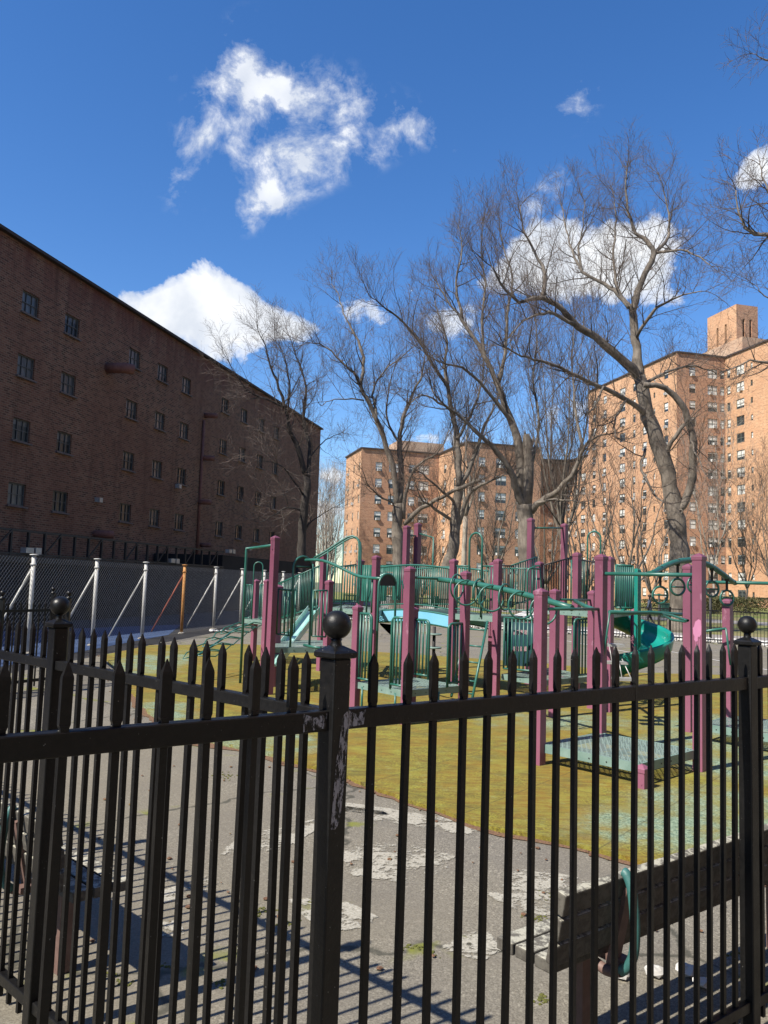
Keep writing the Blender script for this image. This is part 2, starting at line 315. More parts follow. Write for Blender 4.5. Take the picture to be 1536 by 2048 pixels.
# ------------------------------------------------------------------ mesh builder
org={}
class MB:
    def __init__(s): s.v=[]; s.f=[]; s.m=[]; s.sm=[]; s.uv={}
    def face(s,idx,mi=0,sm=False): s.f.append(tuple(idx)); s.m.append(mi); s.sm.append(sm)
    def add(s,vs): n=len(s.v); s.v.extend(Vector(x) for x in vs); return n
    def quad(s,a,b,c,d,mi=0,uv=None):
        n=s.add((a,b,c,d)); s.face((n,n+1,n+2,n+3),mi)
        if uv: s.uv[len(s.f)-1]=uv
    def box(s,c,ex,ey,ez,mi=0):      # centre and three half-extent vectors
        c=Vector(c); n=s.add([c+ex*i+ey*j+ez*k for i in(-1,1) for j in(-1,1) for k in(-1,1)])
        for q in((0,1,3,2),(4,6,7,5),(0,4,5,1),(2,3,7,6),(0,2,6,4),(1,5,7,3)): s.face([n+i for i in q],mi)
    def abox(s,x0,x1,y0,y1,z0,z1,mi=0):
        s.box(((x0+x1)/2,(y0+y1)/2,(z0+z1)/2),Vector(((x1-x0)/2,0,0)),Vector((0,(y1-y0)/2,0)),Vector((0,0,(z1-z0)/2)),mi)
    def bar(s,a,b,w,h,mi=0,ref=UZ):
        a=Vector(a);b=Vector(b);d=(b-a); t=d.normalized(); sd=t.cross(ref)
        if sd.length<1e-4: sd=t.cross(Vector((1,0,0)))
        sd.normalize(); u=sd.cross(t); s.box((a+b)/2,d/2,sd*w/2,u*h/2,mi)
    def tube(s,pts,r,n=8,mi=0,cap=True,closed=False,sm=True):
        pts=[Vector(p) for p in pts]; k=len(pts); rr=r if isinstance(r,(list,tuple)) else [r]*k
        T=[]
        for i in range(k):
            if closed: t=pts[(i+1)%k]-pts[i-1]
            else: t=pts[min(i+1,k-1)]-pts[max(i-1,0)]
            T.append(t.normalized() if t.length>1e-9 else Vector((0,0,1)))
        a=Vector((0,0,1)) if abs(T[0].z)<.9 else Vector((1,0,0))
        u=(a-T[0]*a.dot(T[0])).normalized(); base=len(s.v)
        cs=[(K(2*PI*j/n),S(2*PI*j/n)) for j in range(n)]
        for i in range(k):
            u=u-T[i]*u.dot(T[i])
            if u.length<1e-6: u=T[i].orthogonal()
            u.normalize(); w=T[i].cross(u); q=rr[i]; p=pts[i]
            for c,d in cs: s.v.append(p+u*(c*q)+w*(d*q))
        lim=k if closed else k-1
        for i in range(lim):
            a0=base+i*n; b0=base+((i+1)%k)*n
            for j in range(n):
                j2=(j+1)%n; s.face((a0+j,a0+j2,b0+j2,b0+j),mi,sm)
        if cap and not closed:
            s.face([base+j for j in range(n)][::-1],mi); s.face([base+(k-1)*n+j for j in range(n)],mi)
    def lathe(s,c,prof,n=16,mi=0,ux=Vector((1,0,0)),uy=Vector((0,1,0)),sm=True):
        c=Vector(c); b=len(s.v)
        for r,z in prof:
            for j in range(n):
                a=2*PI*j/n; s.v.append(c+ux*(r*K(a))+uy*(r*S(a))+UZ*z)
        for i in range(len(prof)-1):
            for j in range(n):
                j2=(j+1)%n; s.face((b+i*n+j,b+i*n+j2,b+(i+1)*n+j2,b+(i+1)*n+j),mi,sm)
        s.face([b+j for j in range(n)][::-1],mi); s.face([b+(len(prof)-1)*n+j for j in range(n)],mi)
    def prism(s,poly,z0,z1,mi=0,side=None):
        n=len(poly); b=s.add([(p[0],p[1],z0) for p in poly]+[(p[0],p[1],z1) for p in poly])
        s.face([b+i for i in range(n)][::-1],mi); s.face([b+n+i for i in range(n)],mi)
        for i in range(n): j=(i+1)%n; s.face((b+i,b+j,b+n+j,b+n+i),mi if side is None else side)
    def lump(s,c,r,seed=0,mi=0,flat=.7,n=7,m=5):
        c=Vector(c); b=len(s.v); rnd=random.Random(seed)
        rows=[]
        for i in range(1,m):
            th=PI*i/m
            for j in range(n):
                a=2*PI*(j+.5*(i%2))/n; k=r*(.8+.4*rnd.random())
                s.v.append(c+Vector((S(th)*K(a)*k,S(th)*S(a)*k,K(th)*k*flat)))
        t=len(s.v); s.v.append(c+UZ*r*flat); s.v.append(c-UZ*r*flat)
        for i in range(m-2):
            for j in range(n):
                j2=(j+1)%n; s.face((b+i*n+j,b+(i+1)*n+j,b+(i+1)*n+j2,b+i*n+j2),mi)
        for j in range(n):
            j2=(j+1)%n; s.face((t,b+j,b+j2),mi); s.face((t+1,b+(m-2)*n+j2,b+(m-2)*n+j),mi)
    def build(s,name,mats,parent=None,loc=None,local=False):
        if not isinstance(mats,(list,tuple)): mats=[mats]
        o0=Vector((0,0,0))
        if parent is not None and not local: o0=org[parent.name]
        elif loc is not None and not local: o0=Vector(loc)
        me=bpy.data.meshes.new(name); me.from_pydata([tuple(p-o0) for p in s.v],[],s.f)
        for m in mats: me.materials.append(M[m])
        me.polygons.foreach_set('material_index',s.m); me.polygons.foreach_set('use_smooth',s.sm)
        if s.uv:
            ul=me.uv_layers.new(name='uv')
            for fi,uv in s.uv.items():
                for li,q in zip(me.polygons[fi].loop_indices,uv): ul.data[li].uv=q
        me.update(); o=bpy.data.objects.new(name,me); COL.objects.link(o)
        if parent is not None: o.parent=parent; org[o.name]=o0.copy()
        else:
            if loc is not None: o.location=loc
            org[o.name]=Vector(o.location)
        return o
def tag(o,label=None,cat=None,group=None,kind=None):
    if label: o['label']=label
    if cat: o['category']=cat
    if group: o['group']=group
    if kind: o['kind']=kind
    return o
def empty(name,loc,label=None,cat=None,group=None):
    o=bpy.data.objects.new(name,None); COL.objects.link(o); o.location=loc; org[o.name]=Vector(loc); o.empty_display_size=.2
    return tag(o,label,cat,group)
def copy_tree(o,parent=None):
    c=o.copy(); COL.objects.link(c); c.parent=parent; org[c.name]=org[o.name].copy()
    for ch in list(o.children): copy_tree(ch,c)
    return c

# ------------------------------------------------------------------ ground
def sheet(name,poly,z,mat,label=None,cat=None,kind='structure',uvs=False):
    b=MB(); n=b.add([(p[0],p[1],z) for p in poly]); b.face(range(n,n+len(poly)))
    return tag(b.build(name,mat),label,cat,None,kind)
sheet('ground',[(-700,-60),(700,-60),(700,1500),(-700,1500)],-.012,'dirt')
sheet('playground_asphalt',[(-9.3,-12),(24,-12),(22,26.2),(14.4,30.6),(8.2,34.3),(-2,40.5),(-4.6,42)],-.004,'asphalt')
sheet('shaded_lot_surface',[(-9.3,-12),(-4.6,42),(-4.0,60),(-14,64),(-34,-12)],-.008,'backlot')  # dark sheet stands in for the shade around the sunlit court
sheet('court_surface',[(-9.25,-11.9),(-6.95,26.6),(-8.0,32.5),(-15.5,20.0),(-26,-11.9)],-.0035,'court')  # court outline cut to its sunlit part
# mat
matpx=[(205,1313),(235,1345),(259,1380),(295,1425),(330,1457),(375,1474),(430,1488),(520,1508),(600,1532),(680,1553),(745,1580),(800,1603),(870,1625),(940,1648),(1000,1663),(1060,1675),(1130,1690),(1200,1712),(1300,1735),(1400,1748),(1536,1752),(1640,1700),(1720,1600),(1740,1440),(1500,1354),(1260,1348),(1100,1330),(900,1316),(700,1303),(480,1290),(300,1293)]
rnd=random.Random(3)
mp=[G(*q) for q in matpx]
def densify(P,step,jit):
    out=[]
    for i in range(len(P)):
        a=P[i];b=P[(i+1)%len(P)];n=max(1,int((b-a).length/step))
        for j in range(n):
            p=a.lerp(b,j/n); out.append(p+Vector((rnd.uniform(-jit,jit),rnd.uniform(-jit,jit),0)))
    return out
mpd=densify(mp,.14,.03)
cen=sum(mpd,Vector())/len(mpd)
b=MB(); b.prism([(p.x,p.y) for p in mpd],.0,.035)
tag(b.build('play_mat','mat',loc=cen),'mustard moss-covered rubber safety mat with mint green patches under the climbing frame','safety mat')
b=MB(); rr_=random.Random(12)
inner=[];outer=[]
for i,p in enumerate(mpd):
    d=(p-cen).normalized(); inner.append(p-d*.05); outer.append(p+d*(.06+.22*max(0,noise.noise(p*1.3))+.05*rr_.random()))
for i in range(len(mpd)-1):
    if mpd[i].y<16: b.quad((inner[i].x,inner[i].y,.003),(outer[i].x,outer[i].y,.003),(outer[i+1].x,outer[i+1].y,.003),(inner[i+1].x,inner[i+1].y,.003))
tag(b.build('leaf_litter','litter'),'reddish brown leaf litter and moss gathered along the mat edge','leaf litter',None,'stuff')
# scattered leaves / cones
b=MB()
for i in range(700):
    px=rnd.uniform(150,1530); py=1380+560*rnd.random()**1.6; p=G(px,py); 
    if rnd.random()<.7:
        j=rnd.randrange(len(mpd)); q=mpd[j]; d=(q-cen).normalized(); p=Vector((q.x,q.y,0))+d*abs(rnd.gauss(0,.16))
    p.z=.006
    b.lump(p+UZ*(.028 if i%3==0 and (p-cen).length<(cen-Vector((p.x,p.y,0))).length*0 else 0),rnd.uniform(.005,.021),i,0,.35,5,4)
tag(b.build('fallen_leaves','litter'),'scattered reddish dead leaves and cones on the asphalt','fallen leaves',None,'stuff')
b=MB()
for (px,py,n,s_) in ((1075,1835,9,.05),(1088,1790,8,.05),(1100,1765,6,.04),(820,1893,7,.05),(860,1905,4,.03),(640,1660,3,.03),(455,1552,9,.06),(430,1548,5,.05),(1080,1998,8,.05),(512,1825,5,.04),(530,1820,5,.04),(570,1845,5,.03),(440,1965,6,.04),(650,1920,6,.04),(235,1950,5,.04),(250,1965,4,.04),(330,1930,3,.03),(1470,1905,4,.03)):
    for i in range(n*3):
        p=G(px+rnd.gauss(0,12),py+rnd.gauss(0,4)); p.z=-.002; b.lump(p,rnd.uniform(.004,.012),i*7+px,0,.45,5,4)
tag(b.build('moss_tufts','moss'),'small bright green moss tufts growing in the asphalt cracks','moss',None,'stuff')
for px,py,r_ in ((1308,1950,.05),(1375,1948,.055),(1402,1972,.04),(1245,1957,.035),(1018,1742,.0)): 
    if r_:
        p=G(px,py); b=MB(); b.lump(p+UZ*.02,r_,px,0,.55,9,6)
        tag(b.build('loose_stone','rock',loc=p),{1308:'pale loose stone in the bench shade, leftmost of the larger stones behind the right bench',1375:'biggest pale stone lying in the stripes of shade behind the right bench',1402:'broken pale stone nearest the camera under the right bench',1245:'small pale stone close beside the rusty bench leg'}[px],'stone')
# painted game markings
def marking(pxs,label,z=.0016):
    P=[G(*q) for q in pxs]; c=sum(P,Vector())/len(P)
    b=MB(); n=b.add([(p.x,p.y,z) for p in P]+[(c.x,c.y,z)]); m_=len(P)
    for i in range(m_): b.face((n+i,n+(i+1)%m_,n+m_)); b.uv[i]=[(0,0),(0,0),(1,1)]
    tag(b.build('painted_marking','marking',loc=(c.x,c.y,0)),label,'painted marking','worn white game markings on the asphalt','structure')
marking([(640,1603),(700,1606),(780,1617),(900,1637),(958,1652),(955,1674),(850,1658),(740,1640),(765,1622),(690,1612),(640,1618)],'thin worn white painted line running along the mat edge')
marking([(640,1722),(728,1678),(820,1690),(912,1705),(905,1735),(850,1775),(750,1758),(640,1742)],'large blotchy white painted box in front of the mat')
marking([(975,1790),(1030,1738),(1110,1745),(1180,1760),(1150,1820),(1085,1835),(1010,1812)],'worn white painted box beside the end of the right bench')
marking([(876,1900),(915,1855),(980,1865),(1005,1900),(965,1925),(900,1905)],'broken white painted patch left of the bench seat end')
marking([(430,1712),(490,1665),(560,1655),(640,1635),(640,1655),(570,1700),(500,1710)],'diagonal white painted band seen left of the corner post')
marking([(570,1792),(700,1805),(760,1835),(720,1870),(640,1855),(600,1830)],'faint white painted box by the side fence shadow')
marking([(300,1790),(420,1748),(430,1775),(370,1800),(300,1812)],'faint white painted streak beside the left bench shadow')
marking([(292,1850),(360,1838),(372,1868),(300,1885)],'small bluish white painted patch inside the bench shadow')
for (a,c) in (((1325,1300),(1536,1340)),((1095,1275),(1290,1310))):
    p,q=G(*a),G(*c); d=(q-p).normalized(); s_=Vector((-d.y,d.x,0))*.035
    b=MB(); b.quad(*[(v.x,v.y,.0016) for v in (p-s_,q-s_,q+s_,p+s_)])
    tag(b.build('court_line','white',loc=(p.x,p.y,0)),'thin white court line on far asphalt '+('right of the slide' if a[0]>1200 else 'left of the slide'),'painted line',None,'structure')

# ------------------------------------------------------------------ iron fences
PK={}
def picket_mesh(key,w,zt,zr,z0,tw):
    b=MB(); h=w/2
    b.abox(-h,h,-h,h,z0,zr+.012); b.lump(Vector((h*.6,0,zr+.001)),h*.8,5,0,.35,6,4); b.lump(Vector((-h*.7,h*.3,zr+.001)),h*.6,6,0,.4,6,4)
    prof=[(zr+.006,h,h),(zr+.014,tw*.98,tw*.62),(zt-.036,tw,tw*.62),(zt-.030,tw*.93,tw*.58),(zt,.0012,.0012)]
    n0=len(b.v)
    for z,x,y in prof: b.add([(-x,-y,z),(x,-y,z),(x,y,z),(-x,y,z)])
    for i in range(len(prof)-1):
        for j in range(4):
            j2=(j+1)%4; b.face((n0+i*4+j,n0+i*4+j2,n0+i*4+4+j2,n0+i*4+4+j))
    b.face([n0+len(prof)*4-4+j for j in range(4)])
    me=bpy.data.meshes.new('picket'); me.from_pydata([tuple(v) for v in b.v],[],b.f); me.materials.append(M['iron'])
    o=bpy.data.objects.new('picket',me)
    bv=None
    PK[key]=me
picket_mesh('near',.0185,1.70,1.55,.07,.0128)
def beveled(o,w=.003,seg=2):
    m=o.modifiers.new('bevel','BEVEL'); m.width=w; m.segments=seg; m.limit_method='ANGLE'; return o
def ball_post(root,p,ax,ay,z0=0,zs=1.0,hw=.031,drop=0,peel=False):
    b=MB(); b.box(Vector((p.x,p.y,(z0+1.69*zs-drop)/2)),ax*hw,ay*hw,UZ*(1.69*zs-drop-z0)/2)
    po=b.build('fence_post','iron',root); beveled(po,.005)
    c=Vector((p.x,p.y,1.69*zs-drop)); b=MB()
    for z0_,z1_,w0,w1 in ((0,.005,.039,.044),(.005,.016,.044,.044),(.016,.022,.044,.038),(.022,.034,.038,.016)):
        n=b.add([c+ax*(i*w0)+ay*(j*w0)+UZ*z0_*zs for i,j in((-1,-1),(1,-1),(1,1),(-1,1))]+[c+ax*(i*w1)+ay*(j*w1)+UZ*z1_*zs for i,j in((-1,-1),(1,-1),(1,1),(-1,1))])
        for j in range(4): j2=(j+1)%4; b.face((n+j,n+j2,n+4+j2,n+4+j))
        if z0_==0: b.face((n+3,n+2,n+1,n))
        if z1_==.04: b.face((n+4,n+5,n+6,n+7))
    cp=b.build('post_cap','iron',po); beveled(cp,.003)
    b=MB(); prof=[(.02,.026),(.017,.036),(.014,.046),(.017,.052)]
    for i in range(1,15): a=PI*i/15; prof.append((.0405*S(a)+.0005,.091-.0405*K(a)))
    prof=[q for q in prof if q[1]<.052 or q[1]>.0535 or q[0]>.014]
    b.lathe(c,prof,24); b.build('ball_finial','iron',po)
    return po
def iron_fence(name,p0,a,pick,posts,t0,t1,label,slope=0.0,key='near',rail=(1.495,1.55)):
    root=empty(name,p0,label,'fence'); ax=az(a); ay=az(a-90)
    for z1,z2,n_ in ((rail[0],rail[1],'top_rail'),(.13,.175,'bottom_rail')):
        b=MB(); A=p0+ax*t0; B=p0+ax*t1
        A.z=(z1+z2)/2-slope*t0; B.z=(z1+z2)/2-slope*t1
        b.box((A+B)/2,(B-A)/2,ay*.019,UZ*(z2-z1)/2); beveled(b.build(n_,'iron',root),.004)
    for i,t in enumerate(pick):
        o=bpy.data.objects.new('picket',PK[key]); COL.objects.link(o); o.parent=root
        o.location=ax*t+UZ*(-slope*t); o.rotation_euler=(rnd.gauss(0,.003),rnd.gauss(0,.0042),R(90-a)+rnd.gauss(0,.06)); org[o.name]=p0.copy()
    for t in posts:
        ball_post(root,p0+ax*t,ax,ay,drop=slope*t)
    return root
def tsolve(pxs,p0,a,zt):
    out=[]
    for x in pxs:
        r=ray(x,1400); r2=ray(x,1300); n=r.cross(r2)   # vertical-ish plane through this column
        d=az(a); q=Vector((p0.x,p0.y,zt-H)); out.append(-(q.dot(n))/(d.dot(n)))
    return out
C0=W(672,1300,2.25); C0.z=0
A1=52; A2=-46
xl=[125,238,330,420,508,585]; xr=[750,811,872,928,974,1021,1070,1114,1153,1194,1233,1268,1302,1333,1362,1391,1417,1442,1465,1518]
t1=tsolve(xl+xr,C0,A1,1.66)
tl=[t1[0]-.118*k for k in range(1,16)]; post_r=tsolve([1495],C0,A1,1.66)[0]
tr=[t1[-1]+.108*k for k in range(1,12)]
iron_fence('front_fence',C0,A1,tl[::-1]+t1+tr,[post_r,post_r+2.3],-2.4,post_r+2.35,'black spear-topped iron fence running across the whole foreground with ball-topped posts',.006)
xs2=[612.6,565,527,488,450,414,382,348,319,289,264,238,211,189,167,146,90,70,53,35,17,2]
t2=tsolve(xs2,C0,A2,1.66)
pb=tsolve([117],C0,A2,1.66)[0]
t2+= [t2[-1]+.108*k for k in range(1,15)]+[t2[-1]+.108*15.4+.108*k for k in range(1,24)]
F2=iron_fence('side_fence',C0,A2,t2,[0,pb,t2[21]+.108*14.7],.0,t2[-1]+.05,'black spear-topped iron fence branching back left from the peeling corner post',.012,rail=(1.512,1.55))
# chips of pale primer on the corner post and the two rails beside it
ax=az(A2); ay=az(A2-90); ax1=az(A1); ay1=az(A1+90)
b=MB(); nf=ax*-1; side=ay
def chip_patch(b,c,u,nrm,outline):
    n=b.add([c+nrm*.0325+u*x+UZ*z for x,z in outline]); b.face(range(n,n+len(outline)))
vw=ay*-1 if False else ay
# face looking at the camera most squarely
cand=[ax,-ax,ay,-ay]; tocam=Vector((-C0.x,-C0.y,0)).normalized(); cand.sort(key=lambda v:-v.dot(tocam))
nf=cand[0]; nf2=cand[1]
for nrm,sg in ((nf,1),(nf2,1)):
    u=UZ.cross(nrm)
    if nrm is nf: chip_patch(b,C0,u,nrm,[(-.026,1.24),(-.01,1.236),(.0,1.245),(.008,1.262),(.013,1.30),(.02,1.38),(.022,1.43),(.028,1.47),(.03,1.52),(.022,1.548),(.004,1.535),(-.004,1.47),(-.014,1.42),(-.018,1.36),(-.022,1.30)])
b.build('peeled_patch','chip',F2)
b=MB(); nr=-ay1 if (-ay1).dot(tocam)>0 else ay1
for t_a,t_b in ((.035,.09),(-.11,-.04)):
    b=MB(); n=b.add([C0+nr*.0198+ax1*t+UZ*z for t,z in ((t_a,1.50),(t_b,1.505),(t_b+.005,1.545),((t_a+t_b)/2,1.535),(t_a,1.548))]); b.face(range(n,n+5)); b.build('peeled_patch','chip',bpy.data.objects['front_fence'])

# farther fence at the left edge (two runs meeting at a post)
def far_iron(name,pts,zt,zr,label,posts,sp,bw=.02,spear=True,panel='picket_panel'):
    root=empty(name,pts[0],label,'fence')
    for a_,b_ in zip(pts,pts[1:]):
        d=b_-a_; Ln=d.length; ux=d.normalized(); uy=UZ.cross(ux)
        b=MB(); n=int(Ln/sp)
        for i in range(1,n):
            p=a_+ux*(Ln*i/n); zz=zt
            b.box(Vector((p.x,p.y,(zr+.05)/2)),ux*bw/2,uy*bw/2,UZ*(zr-.05)/2)
            if spear:
                k=b.add([p+ux*(i_*bw*.7)+uy*(j_*bw*.5)+UZ*z_ for z_ in(zr,zt-.05) for i_,j_ in((-1,-1),(1,-1),(1,1),(-1,1))]+[p+UZ*zt])
                for j in range(4): j2=(j+1)%4; b.face((k+j,k+j2,k+4+j2,k+4+j)); b.face((k+4+j,k+4+j2,k+8))
        b.build(panel,'iron',root)
        for z_ in (zr-.02,.15):
            b=MB(); b.box((a_+b_)/2+UZ*z_,d/2,uy*.02,UZ*.022); b.build('fence_rail','iron',root)
    if posts: 
        for p in posts:
            b=MB(); b.box(Vector((p.x,p.y,posts_h/2)),Vector((.035,0,0)),Vector((0,.035,0)),UZ*posts_h/2)
            po=b.build('fence_post','iron',root)
            if spear:
                b=MB(); c=Vector((p.x,p.y,posts_h)); b.lathe(c,[(.045,0),(.055,.012),(.05,.03),(.015,.045),(.018,.055),(.04,.085),(.045,.1),(.036,.13),(.01,.145)],12); b.build('ball_finial','iron',po)
    return root
posts_h=1.46
d0=13.6; q0=W(6,1178,12.6);q0.z=0; q1=W(139,1178,13.8);q1.z=0; q2=W(107,1178,17.0);q2.z=0; qm=q0+(q0-q1).normalized()*2.2
far_iron('corner_fence',[qm,q0,q1,q2],1.44,1.30,'distant black spear-topped fence corner standing before the chain-link fence at the left',[q0,q1,q2],.115)
posts_h=1.34
f0=Vector((8.15,34.2,0)); fd=(Vector((13.92,30.4,0))-f0).normalized()
fp=[f0-fd*12,f0-fd*8,f0-fd*4,f0,f0+fd*4,f0+fd*8,f0+fd*12]
far_iron('park_fence',fp,1.30,1.28,'low plain black railing at the far edge of the playground behind the spiral slide',fp,.115,.018,False)

# ------------------------------------------------------------------ benches
def Tsm(pts,k=4):
    out=[]; n=len(pts)
    for i in range(n-1):
        p0=pts[max(i-1,0)];p1=pts[i];p2=pts[i+1];p3=pts[min(i+2,n-1)]
        for j in range(k):
            t=j/k; out.append(.5*((2*p1)+(p2-p0)*t+(2*p0-5*p1+4*p2-p3)*t*t+(3*p1-p0-3*p2+p3)*t**3))
    out.append(pts[-1]); return out
def bench_mesh():
    root=empty('park_bench',(0,0,0)); Lb=2.45
    for (y,z,tilt,n_) in ((.135,.47,0,'seat_slat'),(.235,.468,0,'seat_slat'),(.335,.465,0,'seat_slat')):
        b=MB(); b.box((Lb/2+.03,y,z),Vector((Lb/2-.03,0,0)),Vector((0,.043,0)),Vector((0,0,.024))); o=b.build(n_,'wood',root,local=True); beveled(o,.006)
    for (y,z) in ((.045,.555),(.027,.650),(.008,.745)):
        t=Vector((0,-.2,1)).normalized()
        b=MB(); b.box((Lb/2,y,z),Vector((Lb/2,0,0)),t*.042,Vector((0,t.z,-t.y))*.021); o=b.build('back_slat','wood',root,local=True); beveled(o,.006)
    for x in (.39,Lb-.39):
        b=MB(); b.abox(x-.002,x+.062,.20,.27,0,.42); b.abox(x-.0,x+.06,.0,.38,.42,.445)
        b.bar((x,.06,.4),(x,-.015,.74),.05,.03); b.build('bench_leg','brownpipe',root,local=True)
        # bent arm strap that hugs the back and curls in under the seat
        b=MB(); pts=[Vector((x-.03,*q)) for q in ((-.012,.80),(-.030,.79),(-.050,.75),(-.063,.67),(-.068,.59),(-.062,.51),(-.04,.455),(-.005,.42))]
        hp_=[Vector((x-.03,*q)) for q in ((-.005,.42),(.03,.405),(.07,.40),(.12,.41))]
        T0_=Tsm(pts); b.tube(T0_,[.009]+[.0195]*(len(T0_)-1),12); o=b.build('arm_strap','teal_hoop',root,local=True)
        b=MB(); b.tube(Tsm(hp_),.021,12); b.build('strap_foot','brownpipe',o,local=True)
    return root
bench0=bench_mesh()
def place_bench(o,p,a,label):      # a: heading of the bench's length; seat looks to a-90
    o.location=p; o.rotation_euler=(0,0,R(90-a)); o['label']=label; o['category']='bench'; o['group']='slatted benches along the fences'
    return o
n1=az(A1-90); n2=az(A2+90)
place_bench(bench0,C0+az(A1)*1.14+n1*.13,A1,'grey slatted bench with teal arm strap close behind the right half of the front fence')
place_bench(copy_tree(bench0),C0+az(A2)*(1.85+2.45)+n2*.10,A2+180,'sunlit lichen-covered slatted bench behind the side fence, nearest the camera at lower left')
place_bench(copy_tree(bench0),C0+az(A2)*(5.0+2.45)+n2*.10,A2+180,'second slatted bench back along the side fence, beyond the lichen-covered one')
place_bench(copy_tree(bench0),C0+az(A2)*(8.2+2.45)+n2*.10,A2+180,'farthest slatted bench along the side fence, seen through its pickets at left')

# ------------------------------------------------------------------ play structure
O4=Vector((2.55,7.85,0)); e1=az(47); e2=az(-43)
PS=empty('play_structure',G(880,1400),'large climbing frame with mauve posts, teal rails, blue bridge and turquoise spiral slide','climbing frame')
def up_(p,z): return Vector((p.x,p.y,z))
PW=.055
POSTS={}
def post(key,px,yt,d,hw=PW,label=None,xy=None,a=47,z=None):
    t=W(px,yt,d) if xy is None else Vector((xy.x,xy.y,z))
    p=Vector((t.x,t.y,0)); POSTS[key]=Vector(t); u=az(a); v=az(a-90)
    b=MB(); b.box(Vector((p.x,p.y,(t.z-.035)/2)),u*hw,v*hw,UZ*(t.z-.035)/2)
    o=b.build('post','purple',PS); beveled(o,.006)
    if label: o['label']=label
    b=MB(); c=Vector((p.x,p.y,t.z-.07))
    n=b.add([c+u*(i*(hw+.006))+v*(j*(hw+.006)) for i,j in((-1,-1),(1,-1),(1,1),(-1,1))]+[c+UZ*.04+u*(i*(hw+.006))+v*(j*(hw+.006)) for i,j in((-1,-1),(1,-1),(1,1),(-1,1))]+[c+UZ*.07+u*(i*.02)+v*(j*.02) for i,j in((-1,-1),(1,-1),(1,1),(-1,1))])
    b.face((n+3,n+2,n+1,n))
    for q in(0,4):
        for j in range(4): j2=(j+1)%4; b.face((n+q+j,n+q+j2,n+q+4+j2,n+q+4+j))
    b.face((n+8,n+9,n+10,n+11)); b.lathe(c+UZ*.068,[(.012,0),(.012,.006),(.006,.01)],8)
    cp=b.build('post_cap','purple',o); beveled(cp,.004)
    return o
def tube(name,pts,r=.02,mat='green',n=10,parent=None,closed=False):
    b=MB(); b.tube(pts,r,n,closed=closed); return b.build(name,mat,parent or PS)
def deck(pts,z,th=.09,name='deck',rim='greenlight'):
    P=[Vector((p.x,p.y,z)) for p in pts]; u=(P[1]-P[0]).normalized(); v=UZ.cross(u)
    b=MB(); n=b.add(P); b.face(range(n,n+len(P))); b.uv[0]=[((p-P[0]).dot(u),(p-P[0]).dot(v)) for p in P]
    o=b.build(name,'deck',PS)
    b=MB(); c=sum(P,Vector())/len(P)
    for i in range(len(P)):
        p,q=P[i],P[(i+1)%len(P)]; d=(q-p).normalized(); w=UZ.cross(d)
        if w.dot(c-p)<0: w=-w
        b.box((p+q)/2+w*.01-UZ*(th/2-.004),(q-p)/2,w*.012,UZ*th/2)
        for k in range(1,int((q-p).length/.2)):
            h=p+d*(.2*k)-w*.004-UZ*th*.5; b.tube([h,h-w*.003],.008,6,1)
    for k in (-.28,.28): 
        a_=P[0].lerp(P[1],.5+k); b_=P[3%len(P)].lerp(P[2],.5+k); b.bar(a_-UZ*.04,b_-UZ*.04,.03,.05)
    b.build('deck_rim',[rim,'dark'],o); return o
def rails(name,a0,a1,b0,b1,n,r=.0135,rv=.0095,mat='green',ext=0,mids=()):
    # a0,a1 bottom/top at one end; b0,b1 at the other
    b=MB(); b.tube([a1,b1],r,8); b.tube([a0,b0],r,8)
    for i in range(n+1):
        t=i/n; b.tube([a0.lerp(b0,t),a1.lerp(b1,t)],rv if 0<i<n else r,6)
    for t in mids: b.tube([a0.lerp(a1,t),b0.lerp(b1,t)],r*.8,6)
    return b.build(name,mat,PS)
def railpx(name,x0,yt0,yb0,d0,x1,yt1,yb1,d1,n,**k):
    T0=W(x0,yt0,d0);T1=W(x1,yt1,d1); z0=W(x0,yb0,d0).z; z1=W(x1,yb1,d1).z
    return rails(name,up_(T0,z0),T0,up_(T1,z1),T1,n,**k)
def hoop(name,c,u,w,z0,zt,r=.018,n=10,fill=False,mat='green'):
    h=w/2; pts=[c-u*h+UZ*z0]+[c-u*(h*K(PI*i/n))+UZ*(zt-h+h*S(PI*i/n)) for i in range(n+1)]+[c+u*h+UZ*z0]
    b=MB(); b.tube(pts,r,8)
    if fill:
        a=pts[1:-1]; v=UZ.cross(u)*.006
        q=b.add([p+v for p in a]+[p-v for p in a]); m=len(a)
        b.face(range(q,q+m),0); b.face([q+m+i for i in range(m)][::-1],0)
        b.face((q,q+m,q+2*m-1,q+m-1),0)
    return b.build(name,mat,PS)
def gate(name,a,bv,z0,z1,n=4,roundend=True):
    # half-height panel hung on one post with a rounded free corner
    u=(bv-a).normalized(); Lw=(bv-a).length; rc=.08
    top=[a+UZ*z1]+[a+u*(Lw-rc+rc*S(PI/2*i/5))+UZ*(z1-rc+rc*K(PI/2*i/5)) for i in range(6)]+[a+u*Lw+UZ*z0]
    b=MB(); b.tube(top,.019,8); b.tube([a+UZ*(z0+.06),a+u*Lw+UZ*(z0+.06)],.017,8)
    for i in range(n): 
        p=a+u*(Lw*(i+.35)/n); b.tube([p+UZ*(z0+.06),p+UZ*z1],.014,6)
    return b.build(name,'green',PS)
